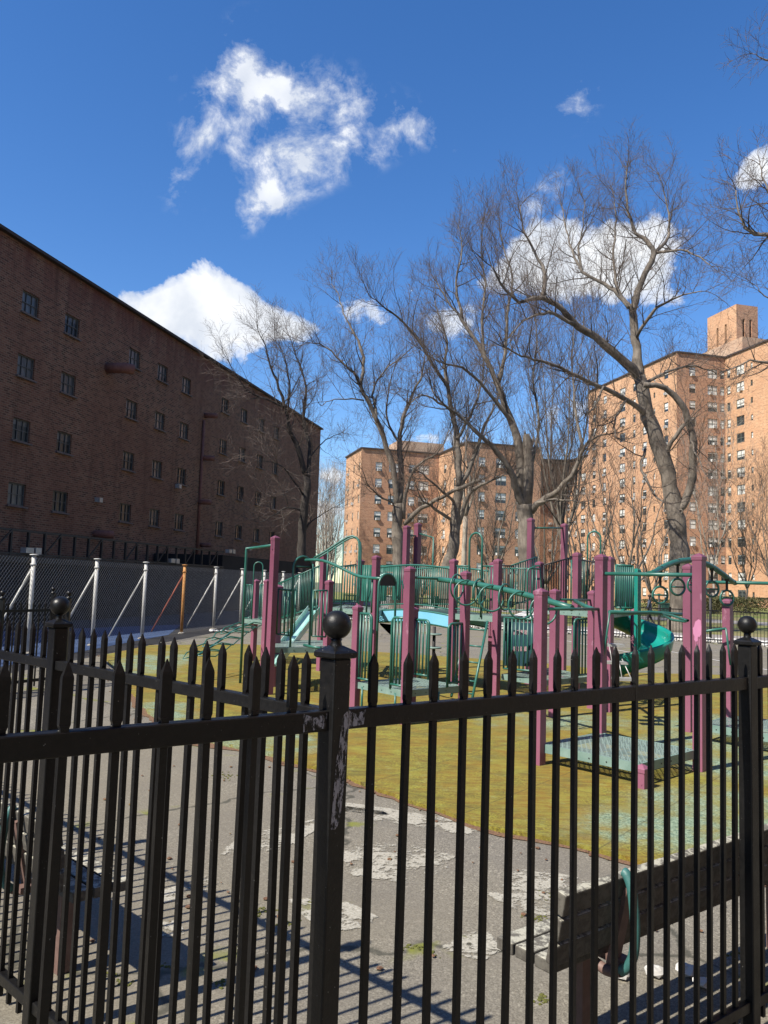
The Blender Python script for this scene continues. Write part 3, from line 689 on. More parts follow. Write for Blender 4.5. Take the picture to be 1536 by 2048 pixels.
# --- front obstacle module on a 1.2 m grid
P4=O4; P1=O4+e2*1.2; P3=O4+e1*1.2; P2=O4+e1*1.2+e2*1.2; P3b=O4+e1*3.4+e2*1.2; P3c=O4+e1*3.4
post('P1',0,0,0,xy=P1,z=1.90); post('P3',0,0,0,xy=P3,z=2.33,label='mauve post with a pink painted-over blotch near the fence')
post('P2',0,0,0,xy=P2,z=2.33); post('P4',0,0,0,xy=P4,z=.25,label='short chipped mauve corner stub carrying the front deck')
post('P3b',0,0,0,xy=P3b,z=2.30); post('P3c',0,0,0,xy=P3c,z=2.30)
deck([P4+(e1+e2)*.03,P3-e1*.0+e2*.03,P2,P1+e1*.03],.245)
post('P1b',1110,1178,11.9); post('R',1185,1181,12.9)
# pink cover-up blotch on the post
b=MB(); dn=-e2 if (-e2).y<0 else e2
cands=[e1,-e1,e2,-e2]; tc_=Vector((-P3.x,-P3.y,0)).normalized(); sunh=az(54+180)
cands=[c for c in cands if c.dot(tc_)>0]; cands.sort(key=lambda c:-c.dot(sunh)); fn=cands[0]; fu=UZ.cross(fn)
zc=W(1388,1262,P3.y).z
out=[(-.018,.10),(.02,.13),(.045,.115),(.05,.05),(.048,-.03),(.03,-.06),(.012,-.055),(.008,-.10),(-.012,-.115),(-.03,-.09),(-.026,-.055),(-.04,-.03),(-.045,.03),(-.03,.05)]
n=b.add([P3+fn*(PW+.0015)+fu*x+UZ*(zc+z) for x,z in out]); b.face(range(n,n+len(out)))
for x in (-.01,.012,.028): b.box(P3+fn*(PW+.0015)+fu*x+UZ*(zc-.17),fu*.002,fn*.0005,UZ*.09)
b.build('paint_blotch','graffiti',bpy.data.objects['post.001'])
# crossbars, arch with hand rings
cb=2.10
tube('crossbar',[P2+UZ*cb,P3+UZ*cb],.022); tube('crossbar',[P3b+UZ*2.06,P3c+UZ*2.06],.022)
for p,z,u in ((P2,cb,e2),(P3,cb,e2),(P3b,2.06,e2),(P3c,2.06,e2)):
    pass
apx=[(1298,1148),(1308,1145),(1318,1139),(1330,1132),(1345,1126),(1362,1121.5),(1380,1120),(1398,1122),(1414,1128),(1430,1137),(1448,1150),(1462,1161),(1470,1166)]
mA=(P2+P3)/2; mB=(P3b+P3c)/2
ap=[W(x,y,mA.y+(mB.y-mA.y)*i/(len(apx)-1)) for i,(x,y) in enumerate(apx)]
tube('arch_beam',ap,.034)
def ring(name,c,nrm,r,rt=.014,mat='green',bar=False,par=None):
    u=nrm.cross(UZ).normalized(); b=MB(); b.tube([c+u*(r*K(2*PI*i/22))+UZ*(r*S(2*PI*i/22)) for i in range(22)],rt,8,closed=True)
    if bar: b.tube([c-u*r,c+u*r],.010,6)
    return b.build(name,mat,par or PS)
for px,py,k in ((1316,1190,2.2),(1354,1174,4.6),(1389,1170,6.5),(1423,1178,8.6),(1452,1196,10.4)):
    i=int(k); t=k-i; top=ap[i].lerp(ap[i+1],t); c=W(px,py,top.y); c.x=top.x; 
    rg=ring('hand_ring',c,Vector((.25,-1,0)).normalized(),.098,.014,'green',True)
    b=MB(); b.bar(c+UZ*.09,top-UZ*.02,.03,.012,0,Vector((0,1,0))); b.tube([top-UZ*.05,top+UZ*.03],.03,8); b.build('strap','rubber',rg)
# overhead ring ladder towards the second deck
D2a=W(820,1132,10.9); D2b=W(932,1142,11.7)
post('B',820,1133,10.9,a=45); post('C',932,1142,11.7,a=45); post('A',716,1210,11.75,a=45)
B_=up_(POSTS['B'],0);C_=up_(POSTS['C'],0);A_=up_(POSTS['A'],0); BK=A_+(C_-B_)
post('B2',0,0,0,xy=BK,z=1.55,a=45)
zb=W(878,1159,11.3).z; tube('crossbar',[up_(B_,W(832,1155,10.95).z),up_(C_,W(930,1160,11.65).z)],.018)
tube('crossbar',[P1+UZ*1.68,P2+UZ*1.68],.018)
s0=up_((B_+C_)/2,zb); s1=up_((P1+P2)/2,1.69)
sp=[s0.lerp(s1,i/12)+UZ*(.05*S(PI*i/12)) for i in range(13)]
tube('ladder_beam',sp,.037)
sd=(s1-s0); sd.z=0; sd.normalize(); lat=Vector((sd.y,-sd.x,0))
for i,(t,s_) in enumerate(((.14,-1),(.27,1),(.33,-1),(.47,1),(.53,-1),(.69,1),(.84,1))):
    c=s0.lerp(s1,t)+lat*(.05*s_)-UZ*(.12 if s_>0 else .08)+UZ*.03
    ring('ladder_ring',c,sd*.94+lat*.35*s_,.165,.0125)
# brace rods from the crossbar ends
tube('brace_rod',[P2+UZ*1.66-e2*.12,P2+UZ*1.05-e2*.03],.012); 
tube('crossbar',[W(1113,1199,11.9),W(1182,1200,12.9)],.016)
tube('ladder_beam',[W(1150,1202,12.3),W(1168,1211,11.6),W(1195,1222,11.0),W(1206,1226,10.8)],.03)
# second deck
deck([B_+(A_-B_)*.03,C_,BK,A_],.47)
zt2=1.36
ab=(B_-A_); 
gate('gate_panel',A_+ab.normalized()*.05,A_+ab*.30,.47,W(745,1228,11.6).z)
gate('gate_panel',B_-ab.normalized()*.05,B_-ab*.30,.47,W(800,1235,11.1).z)
cbv=(C_-BK); bkc=C_-BK
gate('gate_panel',BK+bkc.normalized()*.05,BK+bkc*.33,.47,1.36)
bc=C_-B_; gate('gate_panel',C_-bc.normalized()*.05,C_-bc*.30,.47,1.36)
for p in (A_.lerp(B_,.15),A_.lerp(B_,.8),B_.lerp(C_,.55)): tube('deck_leg',[up_(p,.42),up_(p,0)],.016)
hm=(A_+BK)/2; hu=(BK-A_).normalized(); ztR=W(777,1148,hm.y).z
def legpx(x,y0,y1,d,r=.014): return tube('upright_tube',[W(x,y0,d),up_(W(x,y0,d),W(x,y1,d).z)],r)
hoop('entry_hoop',hm,hu,.36,.47,ztR,.018,fill=False)
# filled top of the hoop
def hoopfill(c,u,w,zt,mat='dark'):
    h=w/2-.012; b=MB(); pts=[c-u*(h*K(PI*i/10))+UZ*(zt-h-.01+h*S(PI*i/10)) for i in range(11)]; v=UZ.cross(u)*.005
    q=b.add([p+v for p in pts]+[p-v for p in pts]); m=11
    b.face(range(q,q+m)); b.face([q+m+i for i in range(m)][::-1]); b.face((q,q+m-1,q+2*m-1,q+m)); 
    for i in range(m-1): b.face((q+i,q+m+i,q+m+i+1,q+i+1))
    b.build('hoop_plate',mat,PS)
hoopfill(hm,hu,.36,ztR)
# left lower deck with its hoop and the swooping beam between the two hoops
dl=13.5
post('L1',551,1072,13.3,a=45,label='tallest mauve post at the left with a scuffed pink patch'); post('Kp',659,1160,14.1,a=45)
post('Mp',648,1106,17.0,a=45); post('Qp',557,1170,14.3,hw=.06,a=45); post('L1b',535,1159,16.8,a=45); post('Np',513,1159,18.6,a=45)
lm=W(607,1113,13.6); lmc=up_(lm,0); hu2=(up_(POSTS['Kp'],0)-up_(POSTS['L1'],0)).normalized()
hoop('entry_hoop',lmc,hu2,.40,.79,lm.z,.019); hoopfill(lmc,hu2,.40,lm.z)
tube('hoop_crossbar',[lmc-hu2*.16+UZ*(lm.z-.17),lmc+hu2*.2+UZ*(lm.z-.17)],.014)
bpx=[(611,1120),(630,1119.5),(645,1121),(658,1125),(672,1131),(690,1140),(708,1149),(720,1153),(735,1155.5),(750,1156.5),(764,1157)]
tube('swoop_beam',[W(x,y,13.55+(12.15-13.55)*i/10) for i,(x,y) in enumerate(bpx)],.024)
DL=[up_(POSTS['L1'],0),up_(W(652,1287,13.7),0),up_(W(650,1280,15.3),0),up_(W(553,1280,15.0),0)]
deck(DL,.79)
railpx('guardrail',557,1178,1268,13.4,588,1181,1272,13.5,4); railpx('guardrail',627,1181,1272,13.6,655,1181,1274,13.7,4)
railpx('guardrail',556,1180,1265,15.0,592,1180,1266,15.1,5,mat='green')
for x,y0,y1,d in ((626,1128,1300,13.7),(735,1157,1228,12.3),(745,1157,1226,12.4)): legpx(x,y0,y1,d)
tube('foothold_tube',[W(608,1290,13.3),W(625,1294,13.1),W(642,1296,13.0)],.022)
# fire pole loop at the far left
pz=W(493,1097,14.6)
tube('fire_pole',[W(549,1090,13.35),W(520,1094,14.0),pz+Vector((.05,0,.005)),pz,up_(pz,pz.z-.05),up_(pz,0)],.024,n=12)
b=MB(); b.box(W(548,1087,13.28),Vector((.03,0,0)),Vector((0,.04,0)),UZ*.10); b.build('post_bracket','purple',PS)
# rear left deck with hoop and arched climber
dz=W(505,1238,18.2).z
deck([up_(W(488,1238,18.0),0),up_(W(530,1240,17.6),0),up_(W(548,1240,19.0),0),up_(W(500,1238,19.6),0)],dz)
hc=up_(W(514,1200,18.0),0); hoop('entry_hoop',hc,Vector((1,0,0)),.20,dz,W(514,1124,18).z,.014)
railpx('guardrail',492,1170,1236,18.1,505,1170,1236,18.0,4,rv=.008); railpx('guardrail',521,1170,1237,17.9,531,1170,1238,17.8,3,rv=.008)
cl=[(507,1246,17.9),(492,1250,17.4),(476,1256,16.9),(460,1266,16.4),(443,1279,15.9),(425,1292,15.4),(405,1305,15.0),(388,1314,14.7)]
sp_=[W(x,y,d) for x,y,d in cl]; tube('climber_spine',sp_,.022)
for i in (1,2,3,4,5,6):
    p=sp_[i]; u=Vector((.62,.35,0)); q=sp_[i+1] if i<7 else sp_[i]
    mid=p.lerp(q,.7)
    tube('climber_rung',[p-u*.0,p+u*.25+UZ*.06,p+u*.55+UZ*.03,mid+u*.5-UZ*.02,mid],.012,n=6)
    tube('climber_rung',[p,p-u*.22+UZ*.05,p-u*.42,mid-u*.35-UZ*.05,mid],.012,n=6)
# ramp rising from the rear left deck to the high deck
railpx('ramp_rail',545,1174,1243,18.0,640,1131,1213,17.2,16,rv=.008); railpx('ramp_rail',553,1168,1238,19.0,650,1128,1208,18.2,16,rv=.008)
def quadplate(name,a,b_,c,d,th,mat,par=None):
    b=MB(); P=[Vector(q) for q in(a,b_,c,d)]; n=b.add(P+[q-UZ*th for q in P])
    b.face((n,n+1,n+2,n+3)); b.face((n+7,n+6,n+5,n+4))
    for j in range(4): j2=(j+1)%4; b.face((n+j,n+4+j,n+4+j2,n+j2))
    return b.build(name,mat,par or PS)
quadplate('ramp_deck',W(545,1246,18.0),W(642,1214,17.2),W(652,1211,18.3),W(555,1242,19.1),.07,'greenlight')
# little straight slide under it
sl=[W(628,1222,16.6),W(610,1246,16.0),W(590,1272,15.3),W(570,1298,14.6),W(552,1322,13.9),W(545,1330,13.7)]
b=MB(); sw=Vector((.62,.5,0)).normalized()
prof=[(-.25,.11),(-.235,.11),(-.22,.0),(-.08,-.01),(-.07,.015),(.07,.015),(.08,-.01),(.22,0),(.235,.11),(.25,.11),(.25,-.03),(-.25,-.03)]
def sweep(b,pts,prof,sidef,mi=0,sm=False):
    k=len(prof); base=len(b.v)
    for i,p in enumerate(pts):
        sd_=sidef(i); 
        for x,z in prof: b.v.append(p+sd_*x+UZ*z)
    for i in range(len(pts)-1):
        for j in range(k):
            j2=(j+1)%k; b.face((base+i*k+j,base+i*k+j2,base+(i+1)*k+j2,base+(i+1)*k+j),mi,sm)
    b.face([base+j for j in range(k)][::-1],mi); b.face([base+(len(pts)-1)*k+j for j in range(k)],mi)
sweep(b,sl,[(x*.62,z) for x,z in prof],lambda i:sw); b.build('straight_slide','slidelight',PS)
# high deck, overhead loop rail and panels
zh=1.40
post('S1',753,1111,14.0,a=45); post('S2',722,1119,17.2,a=45); post('T1',814,1051,17.6,a=45,hw=.06); post('T2',836,1046,17.8,a=45,hw=.06)
deck([up_(W(662,1210,15.6),0),up_(W(752,1212,14.2),0),up_(W(775,1205,16.4),0),up_(W(690,1205,17.8),0)],zh)
lp=[(628,1116),(640,1109),(655,1100),(670,1090),(684,1081),(696,1074),(705,1072),(713,1075),(718,1083),(719,1095),(718,1130),(716,1170),(714,1206)]
tube('loop_rail',[W(x,y,15.4-.03*i) for i,(x,y) in enumerate(lp)],.021)
tube('loop_rail',[W(x+3,y+3,16.2-.03*i) for i,(x,y) in enumerate(lp)],.018)
for x,y0,y1 in ((656,1101,1205),(672,1092,1206),(687,1082,1230)): legpx(x,y0,y1,15.2,.014)
railpx('guardrail',664,1135,1204,15.6,712,1129,1204,16.2,9,rv=.008); railpx('guardrail',690,1133,1203,17.6,716,1131,1203,17.2,5,rv=.008)
def panel(name,x0,yt0,yb0,d0,x1,yt1,yb1,d1,mat,th=.03):
    a=W(x0,yt0,d0);c=W(x1,yt1,d1); v=UZ.cross((c-a).normalized())*th
    b=MB(); P=[a,c,up_(c,W(x1,yb1,d1).z),up_(a,W(x0,yb0,d0).z)]; n=b.add([p+v for p in P]+[p-v for p in P])
    b.face((n,n+1,n+2,n+3)); b.face((n+7,n+6,n+5,n+4))
    for j in range(4): j2=(j+1)%4; b.face((n+j,n+4+j,n+4+j2,n+j2))
    k=int((c-a).length/.09)
    for i in range(1,k):
        p=a.lerp(c,i/k); zb_=P[3].z+(P[2].z-P[3].z)*i/k; b.tube([p-v*1.0,up_(p,zb_)-v*1.0],.012,6)
    return b.build(name,mat,PS)
panel('solid_panel',727,1130,1202,17.0,746,1130,1203,16.6,'green'); 
panel('solid_panel',763,1130,1202,16.4,772,1130,1202,16.2,'green'); panel('solid_panel',790,1131,1200,16.0,801,1131,1200,15.8,'green')
panel('solid_panel',772,1130,1143,16.2,790,1130,1144,16.0,'green')
b=MB(); c=W(777,1172,16.25); b.tube([c+Vector((.30*K(PI*i/12),-.05,.30*S(PI*i/12)-.05)) for i in range(13)],.02,6); b.build('crawl_hoop','slidelight',PS)
# blue arched bridge
ba,bb=W(756,1223,15.4),W(907,1234,14.2); bz0,bz1=ba.z,bb.z
bd=(bb-ba);bd.z=0;bw=Vector((-bd.y,bd.x,0)).normalized()*1.05
N_=12; arch=lambda t:.06*S(PI*t)
for off,nm_ in ((Vector((0,0,0)),'bridge_side'),(bw,'bridge_side')):
    b=MB(); pts=[ba.lerp(bb,i/N_)+off+UZ*arch(i/N_) for i in range(N_+1)]
    sweep(b,pts,[(-.02,0),(.02,0),(.02,-.19),(-.02,-.19)],lambda i:bw.normalized()); b.build(nm_,'blue',PS)
    b=MB(); b.tube([p+UZ*.012 for p in pts],.022,6); b.tube([p-UZ*.20 for p in pts],.02,6); b.build('bridge_edge','green',PS)
    zt_=.84; b=MB(); b.tube([p+UZ*(zt_+.0) for p in pts],.017,8); b.tube([p+UZ*.12 for p in pts],.013,6)
    for i in range(37):
        t=i/36; p=ba.lerp(bb,t)+off+UZ*arch(t); b.tube([p+UZ*.12,p+UZ*zt_],.0085,6)
    b.build('bridge_rail','green',PS)
b=MB()
for i in range(40):
    t=(i+.5)/40; p=ba.lerp(bb,t)+UZ*(arch(t)+.02); b.box(p+bw/2,bd.normalized()*.022,bw/2,UZ*.012)
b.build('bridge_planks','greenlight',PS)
# deck right of the bridge, hoop, ladder
post('U1',908,1118,14.2,a=45); post('U2',996,1118,13.5,a=45); post('U3',987,1124,15.6,a=45)
U1,U2=up_(POSTS['U1'],0),up_(POSTS['U2'],0); ub=Vector((-(U2-U1).y,(U2-U1).x,0))
deck([U1,U2,U2+ub*1.15,U1+ub*1.15],1.41,.10)
uu=(U2-U1).normalized(); um=U1.lerp(U2,.52)
hoop('ladder_hoop',um-uu*.0-ub*.02,uu,.28,1.38,W(954,1066,13.85).z,.018)
rails('guardrail',U1+UZ*1.5,U1+UZ*2.25,um-uu*.14+UZ*1.5,um-uu*.14+UZ*2.25,4); rails('guardrail',um+uu*.14+UZ*1.5,um+uu*.14+UZ*2.25,U2+UZ*1.5,U2+UZ*2.25,4)
rails('guardrail',U1+ub*1.15+UZ*1.5,U1+ub*1.15+UZ*2.25,U2+ub*1.15+UZ*1.5,U2+ub*1.15+UZ*2.25,11,rv=.008)
la,lb=W(975,1243,13.4),W(944,1400,12.5); lv=uu*.42
for o_ in (lv*0,lv*-1): tube('ladder_stringer',[la+o_,lb+o_],.021)
for y in (.12,.34,.55,.78,.93): tube('ladder_rung',[la.lerp(lb,y),la.lerp(lb,y)-lv],.014)
# ramps right of it and the twin tall posts
post('V1',1062,1036,15.9,a=45); post('V2',1129,1047,16.7,a=45); post('V3',1079,1123,14.5,a=45); post('V4',1154,1105,13.7,a=45)
post('V5',1219,1113,12.6,a=45); 
tube('crossbar',[W(1064,1056,15.9),W(1128,1056,16.7)],.018)
tube('crossbar',[W(816,1071,17.6),W(836,1072,17.8)],.018); tube('crossbar',[W(838,1067,17.8),W(867,1075,17.0),up_(W(867,1075,17.0),1.5)],.018)
railpx('guardrail',1000,1131,1213,14.6,1027,1132,1214,14.7,7,mat='dark'); 
railpx('ramp_rail',1022,1131,1211,14.8,1074,1114,1196,15.4,11,rv=.01,mat='green'); railpx('ramp_rail',1088,1130,1200,14.4,1147,1114,1200,14.8,12,rv=.01,mat='dark')
quadplate('ramp_deck',W(1026,1231,14.2),W(1068,1213,15.6),W(1090,1214,15.2),W(1090,1236,13.6),.04,'white')
gt=[W(1055,1236,13.4),W(1055,1145,13.4),W(1057,1138,13.4),W(1063,1136,13.4),W(1078,1138,13.6)]
tube('corner_loop',gt,.018); tube('corner_loop',[W(1065,1134,13.8),W(1078,1131,14),W(1080,1136,14.0),W(1084,1200,13.9)],.014)
railpx('guardrail',1158,1119,1201,14.3,1207,1128,1204,13.2,9,mat='dark',rv=.011)
hq=up_(W(1188,1100,14.6),0); hoop('slide_hoop',hq,Vector((1,-.2,0)).normalized(),.23,1.45,W(1188,1063,14.6).z,.017)
deck([up_(W(1085,1215,14.2),0),up_(W(1215,1216,12.7),0),up_(W(1262,1216,14.6),0),up_(W(1130,1210,16.2),0)],1.55,.09)
railpx('guardrail',1143,1122,1200,15.9,1170,1120,1200,15.5,7,rv=.008)
# rear spire-like tent panel seen between the rails
legpx(1143,1120,1205,14.6,.013)
# lower deck D3 with guardrail and navy climbing board
D3=[up_(W(1003,1343,13.4),0),up_(W(1092,1356,12.7),0),up_(W(1187,1348,13.5),0),up_(W(1100,1338,14.7),0)]
deck(D3,.47); 
railpx('guardrail',1009,1235,1337,13.2,1080,1240,1343,12.7,9,r=.016,rv=.012)
panel('climbing_board',1012,1243,1330,13.75,1078,1247,1334,13.3,'navy',.02)
for yy in (1260,1293):
    quadplate('board_slot',W(1027,yy,13.3),W(1056,yy,13.2),up_(W(1056,yy,13.2),W(1056,yy+9,13.2).z),up_(W(1027,yy,13.3),W(1027,yy+9,13.3).z),.004,'boardslot')
a_=up_(W(1148,1300,13.0),0); c_=up_(W(1179,1300,13.3),0)
gate('gate_panel',c_,a_,.47,W(1160,1238,13.1).z,5)
# balance rails between the posts
tube('handrail',[W(1219,1224,10.6),W(1260,1226,10.9),W(1300,1225,11.1),W(1345,1228,11.3),W(1366,1229,11.4)],.026)
tube('handrail',[W(1326,1228,10.9),W(1345,1231,10.4),W(1365,1238,10.0),W(1376,1241,9.8),W(1370,1243,9.9),W(1345,1240,10.4),W(1328,1231,10.8)],.016)
# chain-hung step plates
for i,(x,y,d) in enumerate(((1224,1290,11.6),(1230,1325,11.4),(1250,1358,11.2))):
    p=W(x,y,d); b=MB(); b.box(p,Vector((.16,0,0)),Vector((0,.09,0)),UZ*.018); o=b.build('step_plate','steel',PS)
    tube('step_chain',[W(x-6,y-2,d),W(x-12,y-36,d+.1)],.007,'steel',6,o)
tube('step_chain',[W(1262,1356,11.2),W(1244,1318,11.4)],.008,'steel',6)
# far right deck, post and brace
post('P5',1455,1197,11.0,a=47)
D5=[Vector((4.12,10.35,0)),Vector((4.92,9.30,0)),Vector((6.1,10.2,0)),Vector((4.80,11.1,0))]
deck(D5,.26)
tube('brace_rod',[W(1407,1263,10.9),W(1425,1260,10.9),W(1452,1257,10.8)],.017); tube('brace_rod',[W(1452,1257,10.75),W(1461,1330,10.8)],.014)
# disc pole under the bridge
p=up_(W(867,1320,17.5),0); z0=0; b=MB(); b.tube([p,up_(p,W(867,1253,17.5).z)],.035,10); b.build('disc_pole','dark',PS)
for y in(1270,1297):
    b=MB(); b.lathe(up_(p,W(867,y,17.5).z),[(.16,0),(.17,.02),(.16,.035)],14); b.build('foot_disc','greenlight',PS)
quadplate('dark_underside',W(760,1246,14.6),W(790,1250,14.6),W(788,1272,14.6),W(776,1262,14.6),.03,'dark')  # dark plate standing for the dark underside of the bridge
# black crawl tubes under the high deck
b=MB()
for x in (676,692,703): 
    c=W(x,1224,16.0); b.tube([c,c+Vector((.02,.5,0))],.10,12)
b.build('crawl_tube','rubber',PS)
# slide tower panel and spiral slide
panel('slide_tower_panel',1272,1137,1300,13.9,1279,1140,1290,14.3,'slide')
railpx('guardrail',1232,1130,1215,14.0,1266,1132,1216,14.0,8,r=.02,rv=.013)
panel('slide_side_panel',1234,1131,1214,15.0,1268,1132,1214,14.9,'navy',.02)
cx,cy=W(1268,1260,14.9).x,14.95; rc=.40; pts=[]; sides=[]
n_=40
for i in range(n_+1):
    t=i/n_; a=R(-75)+R(330)*t; z=1.50-(1.50-.42)*(t**.92)
    rr=rc*(1 if t<.86 else 1); pts.append(Vector((cx+rr*S(a),cy+rr*K(a),z))); sides.append(Vector((S(a),K(a),0)))
# straight run-in and run-out
u0=(pts[0]-pts[1]);u0.z=0;u0.normalize(); pts=[pts[0]+u0*.35+UZ*.10]+pts; sides=[sides[0]]+sides
u1=(pts[-1]-pts[-2]);u1.z=0;u1.normalize(); pts+= [pts[-1]+u1*.30-UZ*.05]; sides+=[sides[-1]]
prof=[]
for i in range(13): a=PI*i/12; prof.append((-.27*K(a),-.20*S(a)+.10))
prof=[(-.29,.13)]+prof+[(.27,.16),(.275,.24),(.315,.25),(.32,.20)]
inner_=[(x*1.09,z-.03) for x,z in prof[1:14]][::-1]
prof=prof+inner_
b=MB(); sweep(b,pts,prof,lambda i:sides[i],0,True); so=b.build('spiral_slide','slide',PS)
b=MB(); b.tube([Vector((cx,cy,0)),Vector((cx,cy,1.6))],.05,12); b.build('slide_column','purple',PS)
# ------------------------------------------------------------------ walls with real openings
def wall(b,p0,u,L_,z0,z1,ops,rev=.12,mi=0,mj=0,uvo=0.0):
    """vertical wall from p0 along u, outward normal = u x up; ops: (s0,s1,za,zb) holes with reveals"""
    nrm=u.cross(UZ)
    ss=sorted(set([0,L_]+[x for o in ops for x in o[:2]])); zs=sorted(set([z0,z1]+[x for o in ops for x in o[2:]]))
    P=lambda s,z,d=0: Vector((p0.x,p0.y,0))+u*s+UZ*z-nrm*d
    holes=set()
    for o in ops:
        for i in range(len(ss)-1):
            if ss[i]>=o[0]-1e-6 and ss[i+1]<=o[1]+1e-6:
                for j in range(len(zs)-1):
                    if zs[j]>=o[2]-1e-6 and zs[j+1]<=o[3]+1e-6: holes.add((i,j))
    for i in range(len(ss)-1):
        for j in range(len(zs)-1):
            if (i,j) in holes: continue
            a,c,d,e=ss[i],ss[i+1],zs[j],zs[j+1]
            b.quad(P(a,d),P(c,d),P(c,e),P(a,e),mi,[(a+uvo,d),(c+uvo,d),(c+uvo,e),(a+uvo,e)])
    for s0,s1,za,zb in ops:
        b.quad(P(s0,za,rev),P(s0,za),P(s0,zb),P(s0,zb,rev),mj,[(0,za),(rev,za),(rev,zb),(0,zb)])
        b.quad(P(s1,za),P(s1,za,rev),P(s1,zb,rev),P(s1,zb),mj,[(0,za),(rev,za),(rev,zb),(0,zb)])
        b.quad(P(s0,zb),P(s1,zb),P(s1,zb,rev),P(s0,zb,rev),mj,[(s0,0),(s1,0),(s1,rev),(s0,rev)])
        b.quad(P(s0,za,rev),P(s1,za,rev),P(s1,za),P(s0,za),mj,[(s0,0),(s1,0),(s1,rev),(s0,rev)])
def window_proto(w,h,kind,name,parent):
    """frame, muntins and panes in one mesh; local x right, -y outward, origin at opening centre"""
    b=MB(); t=.05 if kind=='R' else .055; d=.04
    b.abox(-w/2,w/2,-d,d,-h/2,-h/2+t,0); b.abox(-w/2,w/2,-d,d,h/2-t,h/2,0)
    b.abox(-w/2,-w/2+t,-d,d,-h/2+t,h/2-t,0); b.abox(w/2-t,w/2,-d,d,-h/2+t,h/2-t,0)
    if kind=='L':
        for x in (-w/6,w/6): b.abox(x-.018,x+.018,-d*.8,d*.6,-h/2+t,h/2-t,0)
        b.abox(-w/2+t,w/2-t,-d*.9,d*.7,-.022,.022,0); 
    else:
        b.abox(-w/2+t,w/2-t,-d*1.1,d*.9,-.03,.03,0)
        if w>1.3: b.abox(-.04,.04,-d*1.05,d*.95,-h/2+t,h/2-t,0)
    n=b.add([(-w/2+t,.012,-h/2+t),(w/2-t,.012,-h/2+t),(w/2-t,.012,h/2-t),(-w/2+t,.012,h/2-t)]); b.face((n,n+1,n+2,n+3),1)
    return b.build(name,['frameL' if kind=='L' else 'frameR','glassL' if kind=='L' else 'glassR'],parent,local=True)
def ac_proto(w):
    b=MB(); b.abox(-.33,.33,-.45,.05,-.22,.2,0); b.abox(-.29,.29,-.46,-.45,-.18,.16,1)
    for i in range(6): b.abox(-.29,.29,-.468,-.46,-.17+.055*i,-.15+.055*i,0)
    return b
acme=None
def put_window(proto,root,p0,u,s,z,rev=.1,first=[0]):
    nrm=u.cross(UZ); o=proto.copy(); COL.objects.link(o); o.parent=root
    o.location=Vector((p0.x,p0.y,0))+u*s+UZ*z-nrm*rev-org[root.name]; o.rotation_euler=(0,0,math.atan2(u.y,u.x)); org[o.name]=org[root.name].copy()
    return o
def add_ac(win,h,xo=0):
    global acme
    if acme is None:
        q=ac_proto(1).build('air_conditioner',['white','dark'],win,local=True); acme=q.data
    else:
        q=bpy.data.objects.new('air_conditioner',acme); COL.objects.link(q); q.parent=win
    q.location=(xo,0,-h/2+.24); return q

# ---- left building (garage block), wall runs along AZL at 24.5 m
AZL=13.7; uL=az(AZL); nL=az(AZL+90)
LB0=nL*-24.5
def onL(px,py,off=-24.5):
    r=ray(px,py); t=off/(r.dot(nL)); p=r*t; return p.dot(uL),H+p.z
zoomL=lambda x,y:(x/2.327,440+y/2.327)
cols=[onL(*zoomL(x,y))[0] for x,y in((78,1280),(280,1312),(583,1363),(718,1387),(833,1405),(1019,1437),(1110,1453),(1193,1468),(1265,1480))]
rows=[]
for r4 in (((78,1280),(600,1363)),((105,978),(600,1125)),((130,688),(615,883)),((158,400),(632,648))):
    zz=[onL(*zoomL(*q))[1] for q in r4]; rows.append(sum(zz)/2)
sE=onL(636,1000)[0]; sS=-14.0
LBp=LB0+uL*sS; LBp.z=0
LB=empty('brick_building',LBp,'long dark red brick building in shade at the left with small metal windows','building')
ww,wh=1.16,1.0; ops=[]
allc=list(cols); g=cols[1]-cols[0]
allc=[cols[0]-g*1.0-3.4,cols[0]-3.4]+allc if False else [cols[0]-9.2,cols[0]-5.2]+allc
for c in allc:
    for z in rows: ops.append((c-sS-ww/2,c-sS+ww/2,z-wh/2,z+wh/2))
Ln=sE-sS; ZR=onL(636,856)[1]
b=MB(); wall(b,LBp,uL,Ln,-.3,ZR,ops,.16)
cF=LBp+uL*Ln; 
wall(b,cF,-nL,26,-.3,ZR,[]); wall(b,cF-nL*26,-uL,Ln,-.3,ZR,[]); wall(b,LBp-nL*26,nL,26,-.3,ZR,[])
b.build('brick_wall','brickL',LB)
b=MB(); P=[LBp,cF,cF-nL*26,LBp-nL*26]; n=b.add([Vector((p.x,p.y,ZR-.4)) for p in P]); b.face((n,n+1,n+2,n+3)); b.build('roof','roof',LB)
b=MB(); b.bar(LBp+UZ*(ZR+.06)-uL*.1,cF+UZ*(ZR+.06)+uL*.1,.5,.14); b.bar(cF+UZ*(ZR+.063)-nL*.26,cF-nL*26+UZ*(ZR+.063),.5,.14); b.build('roof_coping','coping',LB)
wp=window_proto(ww,wh,'L','window',LB); sillb=MB(); sillb.abox(-ww/2-.08,ww/2+.08,-.24,-.02,-wh/2-.09,-wh/2-.01)
first=True
for c in allc:
    for z in rows:
        o=put_window(wp,LB,LBp,uL,c-sS,z,.12)
        if first: sq=sillb.build('window_sill','sill',o,local=True); sme=sq.data; first=False
        else:
            q=bpy.data.objects.new('window_sill',sme); COL.objects.link(q); q.parent=o
bpy.data.objects.remove(wp)
